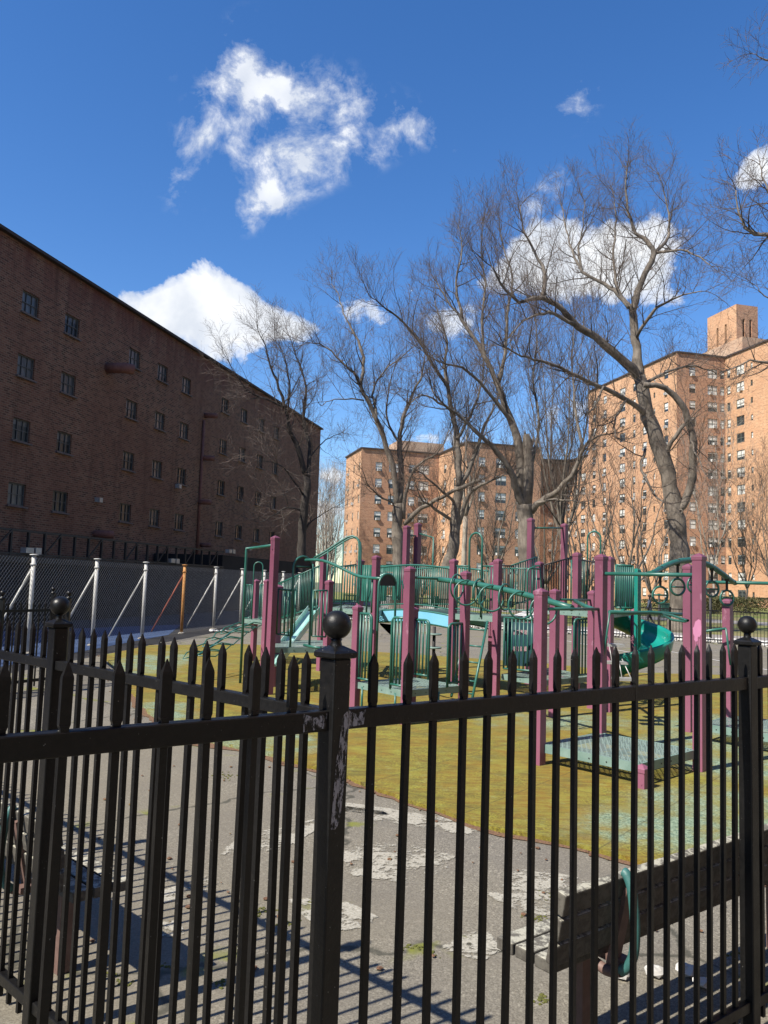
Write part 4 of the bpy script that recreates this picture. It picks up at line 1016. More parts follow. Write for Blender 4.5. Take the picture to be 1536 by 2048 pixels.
# rusty exhaust ducts and small wall lamps
for (zx,zy,k) in ((500,690,1.7),(955,910,1.0),(940,1108,1.0),(925,1312,1.0),(440,1462,1.2),(935,1512,.8)):
    s_,z_=onL(*zoomL(zx,zy)); p=LB0+uL*s_+UZ*z_; b=MB()
    b.tube([p-nL*.1,p+nL*.35*k,p+nL*.6*k-UZ*.0+uL*.1,p+nL*.75*k+uL*.25*k],.17*k,10); b.build('exhaust_duct','rustred' if False else 'rust2',LB)  if 'rust2' in M else (M.__setitem__('rust2',simple('dull_rusted_duct',(.15,.06,.045),(.22,.10,.075),.85,7)),b.build('exhaust_duct','rust2',LB))
s_,z_=onL(*zoomL(945,925)); p=LB0+uL*s_+nL*.08; b=MB(); b.tube([up_(p,z_-.1),up_(p,3.2)],.09,8); b.build('drain_pipe','rust2',LB)
for (zx,zy) in ((448,1303),(820,1240),(1150,1530)):
    s_,z_=onL(*zoomL(zx,zy)); p=LB0+uL*s_+nL*.15+UZ*z_; b=MB(); b.box(p,uL*.14,nL*.15,UZ*.12); b.build('wall_lamp','steel',LB)
# parking deck with its steel railing before the building
DK=LB0+nL*4.5
def onD(px,py): return onL(px,py,-20.0)
sR=onD(445,1120)[0]; sT=onD(600,1120)[0]
dr=DK+uL*sS; dr.z=0
PD=empty('parking_deck',dr,'dark parking deck with black braced railing along the dark brick building','parking deck')
b=MB(); 
def lbox(b,s0,s1,d0,d1,z0,z1): b.box(DK+uL*((s0+s1)/2)-nL*((d0+d1)/2)+UZ*((z0+z1)/2),uL*(s1-s0)/2,nL*(d1-d0)/2,UZ*(z1-z0)/2)
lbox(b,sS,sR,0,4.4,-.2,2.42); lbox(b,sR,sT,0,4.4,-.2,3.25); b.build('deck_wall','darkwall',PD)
b=MB(); lbox(b,sS,sR,-.12,.0,2.25,2.5); b.build('deck_edge','dark',PD)
b=MB(); zt=3.42; sb=2.5
b.bar(DK+uL*sS+UZ*zt+nL*.05,DK+uL*sR+UZ*zt+nL*.05,.08,.09)
b.bar(DK+uL*sS+UZ*(sb+.06)+nL*.05,DK+uL*sR+UZ*(sb+.06)+nL*.05,.08,.08)
s=sS; i=0
while s<sR:
    b.bar(DK+uL*s+UZ*sb+nL*.05,DK+uL*s+UZ*zt+nL*.05,.10,.08,0,uL)
    if i%3==1 and s+.95<sR: b.bar(DK+uL*s+UZ*(sb+.08)+nL*.09,DK+uL*(s+.95)+UZ*zt+nL*.09,.05,.05,0,nL)
    s+=.95; i+=1
b.build('deck_railing','dark',PD)
for px in (455,50,340):
    s_=onD(px,1098)[0]; p=DK+uL*s_+nL*.1+UZ*(3.5 if px==455 else 2.7)
    b=MB(); b.box(p,uL*.22,nL*.12,UZ*.10); b.box(p+uL*.5,uL*.16,nL*.12,UZ*.12); b.build('flood_lamp','steel',PD)

# ---- chain-link fence with leaning posts and braces
g0=Vector((-7.80,21.75,0)); g3=Vector((-6.31,30.2,0)); cu=(g3-g0).normalized(); cn=cu.cross(UZ)*-1   # cn: away from the playground
if cn.x>0: cn=-cn
CF=empty('chain_link_fence',g0,'tall chain-link fence with white posts, one of them rusty orange, before the blue court','chain-link fence')
st=(g3-g0).length/3; hz=2.25
cs=g0-cu*st*5.0; ce=g0+cu*st*7.2
Lc=(ce-cs).length; b=MB(); sp_w=.115
nw=int((Lc+hz)/sp_w)
def wire(b,p,q,r=.0042):
    d=(q-p).normalized(); u=d.cross(cn).normalized()*r; v=cn*r; n=b.add([p+u,p-u*.5+v*.87,p-u*.5-v*.87,q+u,q-u*.5+v*.87,q-u*.5-v*.87])
    for j in range(3): j2=(j+1)%3; b.face((n+j,n+j2,n+3+j2,n+3+j))
for i in range(nw):
    s=-hz+i*sp_w
    for sg in (1,-1):
        a0,z0,a1,z1=s,.03,s+hz-.03,hz
        if a0<0: z0+=-a0; a0=0
        if a1>Lc: z1-=a1-Lc; a1=Lc
        if a1<=a0: continue
        if sg<0: a0,a1=Lc-a0,Lc-a1
        wire(b,cs+cu*a0+UZ*z0+cn*(.006*sg),cs+cu*a1+UZ*z1+cn*(.006*sg),.0056 if sg>0 else .0022)
b.build('chain_link_mesh','wire',CF)
for k in range(-4,8):
    p=g0+cu*st*k; mt='rust' if k==2 else 'steelw'
    if 'steelw' not in M: M['steelw']=simple('whitewashed_pipe',(.5,.5,.48),(.36,.36,.34),.6,9,bs=.1)
    q=p-cn*.08
    b=MB(); b.tube([q,q+UZ*2.3],.052,10); b.lathe(q+UZ*2.3,[(.10,0),(.10,.02),(.03,.03)],10); b.lathe(q+UZ*2.05,[(.065,0),(.07,.03),(.065,.06)],10); po=b.build('pipe_post',mt,CF)
    if k==2: po['label']='rusty orange pipe post'
    b=MB(); b.tube([q+UZ*2.05,p+cn*1.0+UZ*.02],.028,8); b.build('pipe_brace','rustred' if k==2 else mt,CF)
for k in range(-4,8):
    b=MB(); p=g0+cu*st*k-cn*.08; b.lump(p,.13,k,0,.4); b.build('post_footing','concrete',CF)
for i,(x,y) in enumerate(((413,1260),(417,1262),(408,1261))):
    pass
p=G(424,1264); b=MB()
for i in range(9): b.lump(p+Vector((rnd.gauss(0,.35),rnd.gauss(0,.15),.05)),rnd.uniform(.04,.09),i,0,.6)
tag(b.build('litter_pile','white',loc=p),'small heap of pale rubbish at the foot of a chain-link post','rubbish',None,'stuff')

# ---- apartment buildings far behind
LH=2.9
def facade(b,root,p0,u,L_,zt,cols_,z0w,nr,protos,seed,mi=0):
    ops=[]; rr=random.Random(seed)
    for s,kind in cols_:
        w,h=protos[kind][1:3]
        for k in range(nr):
            z=z0w+LH*k; ops.append((s-w/2,s+w/2,z-h/2,z+h/2))
    wall(b,p0,u,L_,-.3,zt,ops,.2,mi,mi)
    for s,kind in cols_:
        pr,w,h=protos[kind][:3]
        for k in range(nr):
            o=put_window(pr,root,p0,u,s,z0w+LH*k,.13)
            if kind!='t' and rr.random()<(.62 if kind in 'wm' else .2): add_ac(o,h,rr.choice((0,-w*.18 if w>1.3 else 0,w*.18 if w>1.3 else 0)))
def inter(px,p0,u):   # distance along u from p0 where the column px crosses
    r=ray(px,1180); n=Vector((r.y,-r.x,0)); return -(p0.dot(n))/(u.dot(n))
M['brickS']=M['brickO']
RA=up_(W(1353.6,1100,133.0),0); dA=az(-14); dB=az(76)
RBl=inter(1174,RA,dA); RCl=inter(1453,RA,dB); Bp=RA+dA*RBl; Cp=RA+dB*RCl
ZRR=42.6
RB=empty('apartment_building',RA,'tall orange brick apartment building with a slotted roof tower at the right','building')
protos={'w':(window_proto(1.95,1.65,'R','wide_window',RB),1.95,1.65),'m':(window_proto(1.25,1.6,'R','window',RB),1.25,1.6),'n':(window_proto(.85,1.5,'R','narrow_window',RB),.85,1.5),'t':(window_proto(.5,1.0,'R','small_window',RB),.5,1.0)}
b=MB()
c1=[(RBl-inter(x,RA,dA),k) for x,k in((1186,'m'),(1207,'m'),(1243,'w'),(1267,'n'),(1288.5,'m'),(1308,'t'),(1332,'m'))]
facade(b,RB,Bp,-dA,RBl,ZRR,c1,1.9,14,protos,1,1)
c2=[(inter(x,RA,dB),k) for x,k in((1386,'m'),(1427,'w'),(1447,'n'))]
facade(b,RB,RA,dB,RCl,ZRR,c2,1.9,14,protos,2,0)
c3=[(inter(x,Cp,-dA),k) for x,k in((1460,'n'),(1483.5,'w'),(1507,'t'),(1550,'t'))]
facade(b,RB,Cp,-dA,26,ZRR,c3,1.9,14,protos,3,1)
Dp=Cp-dA*26; wall(b,Dp,dB,24,-.3,ZRR,[]); Ep=Dp+dB*24; wall(b,Ep,dA,26+RBl,-.3,ZRR,[]); Gp=Ep+dA*(26+RBl)
wall(b,Gp,(Bp-Gp).normalized(),(Bp-Gp).length,-.3,ZRR,[])
b.build('brick_wall',['brickO','brickSun'],RB)
b=MB(); n=b.add([Vector((p.x,p.y,ZRR-.5)) for p in(Bp,RA,Cp,Dp,Ep,Gp)]); b.face(range(n,n+6)); b.build('roof','roof',RB)
b=MB()
for p,q in((Bp,RA),(RA,Cp),(Cp,Dp)): b.bar(up_(p,ZRR+.1),up_(q,ZRR+.1),.5,.28)
b.build('roof_coping','coping',RB)
# roof tower with slots
T0=up_(W(1474,800,143),0); tl=abs(inter(1417,T0,dA)); trr=inter(1521,T0,dB); zT=W(1474,608,143).z
b=MB(); so=[]
for f_ in(.36,.64): so.append((tl*(1-f_)-.28,tl*(1-f_)+.28,zT-9.2,zT-2.9))
wall(b,T0+dA*tl,-dA,tl,ZRR-.4,zT,so,.5,1,1)
wall(b,T0,dB,trr,ZRR-.4,zT,[(trr*.34-.28,trr*.34+.28,zT-8.6,zT-2.6),(trr*.66-.28,trr*.66+.28,zT-8.6,zT-2.6)],.5)
wall(b,T0+dB*trr,dA,tl,ZRR-.4,zT,[]); wall(b,T0+dB*trr+dA*tl,-dB,trr,ZRR-.4,zT,[])
tw=b.build('roof_tower',['brickO','brickSun'],RB)
b=MB(); c=T0+dA*tl/2+dB*trr/2; b.box(up_(c,zT-.3),dA*(tl/2-.02),dB*(trr/2-.02),UZ*.15); b.box(up_(c,(zT+ZRR)/2-1),dA*(tl/2-.6),dB*(trr/2-.6),UZ*((zT-ZRR)/2-2)); b.build('tower_core','dark',tw)
b=MB(); c=up_(T0,0)+dB*trr+dB*3; b.box(up_(W(1470,700,139),ZRR+1.0),dA*7,dB*4,UZ*1.6); b.build('stair_bulkhead','brickO',RB)
# lower wing behind, dark end wall
Kp_=Bp+dA*11; 
WB=empty('apartment_wing',Kp_,'lower brick wing at the left end of the towered building, behind bare trees','building')
protoW={k:(window_proto(v[1],v[2],'R',{'w':'wide_window','m':'window','n':'narrow_window','t':'small_window'}[k],WB),v[1],v[2]) for k,v in protos.items()}
b=MB(); facade(b,WB,Kp_,-dA,10.95,29.4,[(2.5,'m'),(6,'n'),(9,'w')],2,9,protoW,5,1)
facade(b,WB,Kp_-dB*30,dB,30,29.4,[(27,'m'),(23.5,'w'),(20,'n'),(16,'m'),(12,'w')],2,9,protoW,6,0)
wall(b,Bp+dB*14,dA,11,-.3,29.4,[]); wall(b,Kp_+dB*14,-dB,44,-.3,29.4,[])
b.build('brick_wall',['brickO','brickSun'],WB)
b=MB(); n=b.add([up_(p,29.0) for p in(Kp_-dB*30,Kp_,Kp_-dA*10.9,Kp_-dA*10.9+dB*14,Kp_+dB*14)]); b.face(range(n,n+5)); b.build('roof','roof',WB)
b=MB(); b.bar(up_(Kp_-dB*30,29.5),up_(Kp_,29.5),.5,.26); b.bar(up_(Kp_,29.5),up_(Kp_-dA*10.95,29.5),.5,.26); b.build('roof_coping','coping',WB)
# middle building
dM=az(-16); dN=az(74)
MA=up_(W(717,1100,139),0); ML=inter(683,MA,dM); 
MF=up_(W(930,1100,130),0)
# inner corner: MA+dN*t = MF+dM*s
den=dN.x*dM.y-dN.y*dM.x; w_=MF-MA; tN=(w_.x*dM.y-w_.y*dM.x)/den; ME=MA+dN*tN; sM=(ME-MF).length
MG=MF+dN*inter(1078,MF,dN); ZM=25.4
MBd=empty('apartment_building',MA,'stepped brick apartment building in the middle distance, left of the towered one','building')
protoM={k:(window_proto(v[1],v[2],'R',{'w':'wide_window','m':'window','n':'narrow_window','t':'small_window'}[k],MBd),v[1],v[2]) for k,v in protos.items()}
b=MB()
facade(b,MBd,MA+dM*ML,-dM,ML,ZM,[(ML-inter(x,MA,dM),'n') for x in(689,699.5,710.5)],2.1,8,protoM,7,1)
facade(b,MBd,MA,dN,tN,ZM,[(inter(x,MA,dN),k) for x,k in((750,'m'),(781,'w'),(817,'m'),(841,'w')) if inter(x,MA,dN)<tN-1],2.1,8,protoM,8,0)
facade(b,MBd,ME,-dM,sM,ZM,[(sM-inter(x,MF,dM),k) for x,k in((869,'n'),(884,'m'),(904,'n')) if 1<sM-inter(x,MF,dM)<sM-1],2.1,8,protoM,9,1)
facade(b,MBd,MF,dN,(MG-MF).length,ZM,[(inter(x,MF,dN),k) for x,k in((959,'m'),(998,'w'),(1035,'m'))],2.1,8,protoM,10,0)
bk=dM*22
wall(b,MG,dM,22,-.3,ZM,[]); q_=MG+bk; e_=MA+dM*ML; wall(b,q_,(e_-q_).normalized(),(e_-q_).length,-.3,ZM,[])
b.build('brick_wall',['brickO','brickSun'],MBd)
b=MB(); n=b.add([up_(p,ZM-.4) for p in(e_,MA,ME,MF,MG,q_)]); b.face(range(n,n+6)); b.build('roof','roof',MBd)
b=MB()
for p,q in((e_,MA),(MA,ME),(ME,MF),(MF,MG)): b.bar(up_(p,ZM+.1),up_(q,ZM+.1),.5,.26)
b.build('roof_coping','coping',MBd)
b=MB(); c=up_(W(832,900,150),0); b.box(up_(c,ZM+1.2),dM*3,dN*4.5,UZ*1.7); b.build('stair_bulkhead','brickO',MBd)
for pr in list(protos.values())+list(protoW.values())+list(protoM.values()): bpy.data.objects.remove(pr[0])

NB=empty('apartment_building',Vector((22,-24,0)),'brick apartment building added behind the camera out of view to block sky light','building')  # added building out of view, blocks sky light to deepen shaded sides
protoB={k:(window_proto(v[1],v[2],'R',{'w':'wide_window','m':'window','n':'narrow_window','t':'small_window'}[k],NB),v[1],v[2]) for k,v in {'w':(0,1.75,1.55),'m':(0,1.1,1.5)}.items()}
b=MB(); nb0=Vector((34,14,0)); nb1=Vector((24,-22,0)); nb2=Vector((-4,-30,0)); u1=(nb0-nb1).normalized(); u2=(nb1-nb2).normalized()
for p_,q_,sd2 in ((nb0,nb1,31),(nb1,nb2,32)):
    ud=(q_-p_).normalized(); Lw=(q_-p_).length
    facade(b,NB,p_,ud,Lw,34,[(3+4.2*i,'w' if i%2 else 'm') for i in range(int((Lw-4)/4.2))],2.1,11,protoB,sd2,0)
wall(b,nb2,Vector((.2,-.98,0)).normalized(),14,-.3,34,[]); wall(b,Vector((40,-42,0)),Vector((.1,.99,0)).normalized(),56,-.3,34,[])
b.build('brick_wall',['brickO','brickSun'],NB)
b=MB(); n=b.add([up_(p,33.6) for p in(nb0,nb1,nb2,Vector((-1,-44,0)),Vector((40,-42,0)),Vector((46,14,0)))]); b.face(range(n,n+6)); b.build('roof','roof',NB)
for pr in protoB.values(): bpy.data.objects.remove(pr[0])

# ---- park strip beyond the far railing
pf=fd; pn=Vector((-fd.y,fd.x,0)); pn=pn if pn.y>0 else -pn
def strip(name,d0,d1,z,mat,x0=-40,x1=60,label=None,cat=None):
    P=[f0+pf*x0+pn*d0,f0+pf*x1+pn*d0,f0+pf*x1+pn*d1,f0+pf*x0+pn*d1]; return sheet(name,[(p.x,p.y) for p in P],z,mat,label,cat)
strip('path',2.4,7.5,-.003,'path'); strip('grass',7.5,24,-.002,'grass'); strip('path',24,31,.001,'path')
strip('lawn',31,150,-.004,'grass',-80,80)
b=MB()
for i in range(2600):
    p=f0+pf*rnd.uniform(-13,20)+pn*(.25+2.0*rnd.random()); b.lump(p+UZ*.05,rnd.uniform(.07,.15),i,0,.7,5,4)
tag(b.build('white_cobbles','rock'),'band of white cobbles lying along the far railing','cobbles',None,'stuff')
def leafy(name,boxes,n,mat,label,cat,size=.09,stems=True,loc=None):
    b=MB(); rr=random.Random(len(name)+int(n))
    for c,u,L_,w,h in boxes:
        v=UZ.cross(u)
        for i in range(n):
            s=rr.uniform(-1,1); t=rr.uniform(-1,1); q=rr.random()**.7
            if rr.random()<.5: 
                if rr.random()<.6: t=rr.choice((-1,1))*rr.uniform(.85,1.0)
                else: q=rr.uniform(.9,1.0)
            k=1+.12*noise.noise(Vector((s*L_*.8,t*2,q*3)))
            p=c+u*(s*L_/2*k)+v*(t*w/2*k)+UZ*(.05+q*h*k)
            a=Vector((rr.gauss(0,1),rr.gauss(0,1),rr.gauss(0,1))).normalized(); d=a.orthogonal().normalized(); e=a.cross(d)
            r_=size*rr.uniform(.5,1.2); m_=b.add([p+d*r_,p+e*r_*.6,p-d*r_,p-e*r_*.6]); b.face((m_,m_+1,m_+2,m_+3))
    o=b.build(name,mat,loc=boxes[0][0] if loc is None else loc); return tag(o,label,cat)
hp=up_(W(1452,1230,78),0); leafy('clipped_hedge',[(hp,az(85),6.5,2.0,1.45)],4200,'hedge','round clipped hedge right of the lone grey post','hedge',.10)
hp2=up_(W(1395,1230,80),0); leafy('clipped_hedge',[(hp2,az(95),3.8,1.8,1.35)],2600,'hedge','clipped brown hedge between the big pale tree and the round hedge','hedge',.10)
hp3=up_(W(1500,1230,90),0); leafy('clipped_hedge',[(hp3,az(80),9,1.5,1.6)],4000,'hedge','long low green hedge at the foot of the tall building, behind the round hedge','hedge',.10)
hp4=up_(W(1330,1215,84),0); leafy('clipped_hedge',[(hp4,az(90),5,1.4,1.1)],1800,'hedge','low dark shrub row beyond the slide, beside the walking person','hedge',.1)
lp0=up_(W(1421,1286,33.5),0); LPo=empty('metal_post',lp0,'lone dark grey metal post with a small head standing just behind the far railing','post')
b=MB(); b.tube([lp0,up_(lp0,1.95)],.055,10); b.build('pole','dark',LPo)
b=MB(); b.box(up_(lp0,2.02),Vector((.16,0,0)),Vector((0,.06,0)),UZ*.07); b.build('post_head','dark',LPo)
lp1=up_(W(1318,1280,34.5),0); b=MB(); b.tube([lp1,up_(lp1,1.75)],.04,8); b.box(up_(lp1,1.8),Vector((.05,0,0)),Vector((0,.05,0)),UZ*.05)
tag(b.build('metal_post','dark',loc=lp1),'thin dark pole directly behind the spiral slide and far railing','post')
bn=up_(W(1330,1230,60),0); b=MB(); b.box(up_(bn,.55),Vector((.36,0,0)),Vector((0,.3,0)),UZ*.5); b.box(up_(bn,1.08),Vector((.40,0,0)),Vector((0,.34,0)),UZ*.04)
if 'bin' not in M: M['bin']=simple('green_bin_plastic',(.03,.09,.06),(.04,.11,.075),.5,4)
tag(beveled(b.build('litter_bin','bin',loc=bn),.02),'dark green litter bin on the path near the walking person','bin')
# white utility boxes seen through the high deck rails
for i,(px,w,d) in enumerate(((768,.45,52),(781,.5,52),(867,.7,56),(878,.7,56),(902,.8,58))):
    c=up_(W(px,1205,d),0); b=MB(); b.box(up_(c,.55),Vector((w/2,0,0)),Vector((0,.3,0)),UZ*.55); b.box(up_(c,1.12),Vector((w/2+.03,0,0)),Vector((0,.33,0)),UZ*.03)
    tag(beveled(b.build('utility_box','white',loc=c),.015),('narrow white box, leftmost behind the deck rails','narrow white box, second from the left behind the deck rails','white box behind the blue bridge rails, left one of the close pair','white box behind the blue bridge rails, right one of the close pair','white box behind the bridge rails nearest the ladder hoop')[i],'utility box','white boxes beyond the playground')

# ---- walking person far behind the slide
def person(base,a):
    root=empty('person',base,'distant person in a blue-grey jacket and dark trousers walking beyond the far railing','person')
    J=dict(pel=(0,0,.93),ch=(0,.01,1.25),nk=(0,.02,1.45),hd=(0,.04,1.60),hd2=(0,.045,1.70),ls=(-.18,.01,1.40),rs=(.18,.01,1.40),le=(-.23,.06,1.13),re=(.23,-.07,1.13),lh=(-.21,.17,.92),rh=(.22,-.03,.88),lp_=(-.09,0,.90),rp_=(.09,0,.90),lk=(-.10,.10,.50),rk=(.10,-.02,.50),la_=(-.10,.03,.08),ra=(.10,-.26,.12),lt=(-.10,.20,.03),rt=(.10,-.12,.03))
    E_=[('pel','ch'),('ch','nk'),('nk','hd'),('hd','hd2'),('ch','ls'),('ch','rs'),('ls','le'),('rs','re'),('le','lh'),('re','rh'),('pel','lp_'),('pel','rp_'),('lp_','lk'),('rp_','rk'),('lk','la_'),('rk','ra'),('la_','lt'),('ra','rt')]
    rad=dict(pel=.14,ch=.16,nk=.06,hd=.095,hd2=.085,ls=.075,rs=.075,le=.048,re=.048,lh=.035,rh=.035,lp_=.10,rp_=.10,lk=.065,rk=.065,la_=.045,ra=.045,lt=.035,rt=.035)
    ks=list(J); me=bpy.data.meshes.new('body'); me.from_pydata([J[k] for k in ks],[(ks.index(x),ks.index(y)) for x,y in E_],[])
    for m_ in('skin','jacket','trousers','hair'): me.materials.append(M[m_])
    o=bpy.data.objects.new('body',me); COL.objects.link(o); o.parent=root; org[o.name]=Vector(base)
    md=o.modifiers.new('skin','SKIN'); me.skin_vertices[0].data[0].use_root=True
    for k,v in zip(ks,me.skin_vertices[0].data): v.radius=(rad[k],rad[k]*.8)
    o.modifiers.new('sub','SUBSURF').levels=1
    dg=bpy.context.evaluated_depsgraph_get(); ev=o.evaluated_get(dg); m2=bpy.data.meshes.new_from_object(ev); o.modifiers.clear(); o.data=m2
    for m_ in list(m2.materials): pass
    m2.materials.clear()
    for m_ in('skin','jacket','trousers','hair'): m2.materials.append(M[m_])
    for f in m2.polygons:
        z=f.center.z; y=f.center.y; x=abs(f.center.x); f.use_smooth=True
        f.material_index=2 if (z<.92 and x<.17) else (1 if z<1.47 and not(z<.95 and x>.17) else (3 if (z>1.66 or y<.02) and z>1.5 else 0))
    b=MB(); b.lathe(Vector(base)+Vector((0,.0,1.60)),[(.09,0),(.108,.06),(.10,.11),(.06,.15)],12); b.build('hair','hair',root)
    root.rotation_euler=(0,0,a); return root
person(up_(W(1299,1215,46),-.0),R(70))
# ------------------------------------------------------------------ bare trees
def interp(P,R_,t):
    n=len(P)-1; f=t*n; i=min(int(f),n-1); f-=i; return P[i].lerp(P[i+1],f),R_[i]+(R_[i+1]-R_[i])*f,(P[i+1]-P[i]).normalized()
class Tree:
    def __init__(s,seed,scale=1.0,tropism=.35,dens=1.15,tw=.0056):
        s.r=random.Random(seed); s.wood=MB(); s.tw=MB(); s.sc=scale; s.tr=tropism; s.de=dens; s.twr=tw; s.mid=MB()
    def rv(s):
        while 1:
            v=Vector((s.r.uniform(-1,1),s.r.uniform(-1,1),s.r.uniform(-1,1)))
            if .05<v.length<1: return v.normalized()
    def smooth(s,pts,k=3,jit=0.0):
        out=[]; n=len(pts)
        for i in range(n-1):
            p0=pts[max(i-1,0)];p1=pts[i];p2=pts[i+1];p3=pts[min(i+2,n-1)]
            for j in range(k):
                t=j/k; out.append(.5*((2*p1)+(p2-p0)*t+(2*p0-5*p1+4*p2-p3)*t*t+(3*p1-p0-3*p2+p3)*t**3))
        out.append(pts[-1])
        if jit:
            for i in range(1,len(out)-1): out[i]=out[i]+s.rv()*jit
        return out
    def limb(s,pts,r0,r1,lev=1,sub=1.0,start=.15,mat_trunk=False,jit=.05,length=1.0):
        P=s.smooth(pts,3,jit); n=len(P); rr=[r1+(r0-r1)*(1-i/(n-1))**1.15 for i in range(n)]
        rr=[q*(1+.10*s.r.uniform(-1,1)) for q in rr]
        s.wood.tube(P,rr,9 if r0>.12 else 7)
        Ls=sum((P[i+1]-P[i]).length for i in range(n-1))
        if sub>0: s.kids(P,rr,Ls,lev,sub,start,length)
        return P
    def kids(s,P,rr,Ls,lev,sub,start,length=1.0):
        step={1:.50,2:.34,3:.20}[lev]*s.sc/s.de/sub; t=start
        while t<1.0:
            p,r_,d=interp(P,rr,min(t,.999))
            ax_=d.cross(s.rv())
            if ax_.length<.1: t+=.02; continue
            ax_.normalize(); ang=R(s.r.uniform(28,68)); v=(Matrix.Rotation(ang,3,ax_)@d).normalized()
            v=(v+UZ*s.r.uniform(0,s.tr)).normalized()
            base={1:s.r.uniform(1.9,4.1),2:s.r.uniform(.9,2.0),3:s.r.uniform(.4,.95)}[lev]*s.sc*length*(1.05-.45*t)
            r0=min(r_*.62,{1:.034,2:.015,3:.0085}[lev]*s.sc**.5*(.7+.6*s.r.random()))
            s.grow(p,v,base,max(r0,s.twr),lev+1)
            t+=step*s.r.uniform(.55,1.45)/max(Ls,.3)
        # leader continues past the end
        if lev<3:
            p,r_,d=interp(P,rr,.999)
            for _ in range(2):
                v=(d+s.rv()*.45+UZ*.2).normalized(); s.grow(p,v,{1:2.0,2:.9}[lev]*s.sc*length,max(min(r_,.03),s.twr),lev+1)
    def grow(s,p,v,Ln,r0,lev):
        n={2:7,3:5,4:3}[lev]; P=[p]; d=v; wig={2:.22,3:.24,4:.22}[lev]
        for i in range(n):
            d=(d+s.rv()*wig+UZ*s.tr*.22).normalized(); P.append(P[-1]+d*(Ln/n))
        r1=s.twr*.55; rr=[r0+(r1-r0)*(i/n)**.8 for i in range(n+1)]
        mb=s.mid if lev==2 else s.tw
        mb.tube(P,rr,5 if lev==2 else 3,cap=False,sm=True)
        if lev<4: s.kids(P,rr,Ln,lev,1.0,.12)
    def finish(s,name,base,label,bark='bark',limb='limb',twig='twig',group=None):
        root=empty(name,base,label,'tree',group)
        s.wood.build('trunk',bark,root)
        n=len(s.mid.f); k=len(s.mid.v); 
        s.mid.v+=s.tw.v; s.mid.f+=[tuple(i+k for i in f) for f in s.tw.f]; s.mid.m+=[1]*len(s.tw.f); s.mid.sm+=s.tw.sm
        s.mid.build('crown',[limb,twig],root); return root
    # pick colour: trunk pale, upper limbs darker is bark itself
def zl(ox,oy,k): return lambda x,y:(ox+x/k,oy+y/k)
Z3=zl(440,540,2.954); Z4=zl(900,300,2.409); Z2=zl(600,840,2.56); Z1=zl(1100,560,3.103)
def trace(zf,pts,d,dd=0.0,ground=False):
    out=[]; n=len(pts)
    for i,q in enumerate(pts):
        x,y=zf(*q); out.append(W(x,y,d+dd*i/max(n-1,1)))
    if ground:
        g=Vector((out[0].x-.05,out[0].y,0)); out=[g-UZ*.1]+out if out[0].z>.3 else out
    return out
def flare(T,base,r):
    T.wood.tube([Vector((base.x,base.y,-.1)),Vector((base.x,base.y,.25)),Vector((base.x,base.y,.8))],[r*1.6,r*1.25,r*1.0],10)
ID=lambda x,y:(x,y)
# big pale tree at the right
T=Tree(11,1.0,.30,1.0); d=40
tr=trace(Z4,[(1110,1990),(1098,1850),(1085,1740),(1050,1560),(1000,1400),(950,1280),(930,1160),(912,1090)],d,0,True); flare(T,tr[0],.52)
T.limb(tr,.50,.30,1,0)
T.limb(trace(Z4,[(912,1095),(900,980),(893,880),(882,770),(920,640),(985,500),(945,440),(895,400),(860,300),(850,190),(850,100)],d,1.5),.27,.03,1,1.1,.12)
T.limb(trace(Z4,[(912,1090),(850,1030),(740,930),(620,850),(540,770),(440,715),(330,730),(250,650),(200,560)],d,-4),.26,.035,1,1.1,.2)
T.limb(trace(Z4,[(950,1285),(850,1200),(700,1130),(580,1070),(440,1020),(340,990),(260,950)],d,-6),.15,.03,1,1.0,.2)
T.limb(trace(Z4,[(600,840),(500,790),(430,790),(350,830),(290,900)],d-2,-2),.11,.025,1,1)
T.limb(trace(Z4,[(1085,1740),(1140,1680),(1170,1520),(1162,1360),(1110,1220),(1030,1145),(930,1130)],d,-1.5),.22,.14,1,.6,.3)
T.limb(trace(Z4,[(1162,1400),(1190,1480),(1230,1560)],d-1,-1.5),.06,.02,1,1)
T.limb(trace(Z4,[(1020,1480),(1065,1410),(1130,1320)],d,-1),.12,.09,1,.5)
T.limb(trace(Z4,[(880,770),(820,700),(740,640),(640,590),(590,480),(560,380),(540,270)],d,3),.14,.025,1,1.1)
T.limb(trace(Z4,[(985,500),(1040,440),(1060,350),(1040,240),(1010,130)],d+1,3),.11,.02,1,1.1)
T.limb(trace(Z4,[(985,500),(1080,480),(1170,500),(1260,560)],d+1,-3),.08,.02,1,1)
T.limb(trace(Z4,[(440,715),(460,600),(400,480),(355,370),(340,270)],d-2,2),.12,.02,1,1.1)
T.limb(trace(Z4,[(640,590),(620,470),(640,360),(650,250)],d+2,1),.07,.02,1,1)
T.limb(trace(Z4,[(900,900),(1000,760),(1120,700),(1230,680)],d,-4),.10,.02,1,1)
T.limb(trace(Z4,[(930,1130),(1060,1060),(1180,1040),(1290,1080)],d,3),.10,.02,1,1)
T.limb(trace(Z4,[(860,760),(800,650),(790,480),(800,330),(780,190)],d,3.5),.10,.02,1,1)
T.limb(trace(Z4,[(940,1440),(925,1540),(985,1660),(1035,1700)],d,-1.5),.08,.04,1,.5)
T.limb(trace(Z4,[(850,1200),(800,1290),(790,1350),(805,1390)],d-1,-1),.07,.03,1,.6)
T.limb(trace(Z4,[(740,1140),(700,1230),(655,1270),(640,1240)],d-2,-1),.06,.02,1,.8)
b5=trace(Z4,[(1098,1745)],d)[0]; T.wood.tube([b5+Vector((.02,-.30,0))+Vector((.09*K(2*PI*i/12),-.02,.10*S(2*PI*i/12))) for i in range(12)],.05,6,closed=True)
T.finish('bare_tree',tr[1].copy()-UZ*tr[1].z,'largest bare tree at the right, with a round knot hole and a looping side limb','bark')
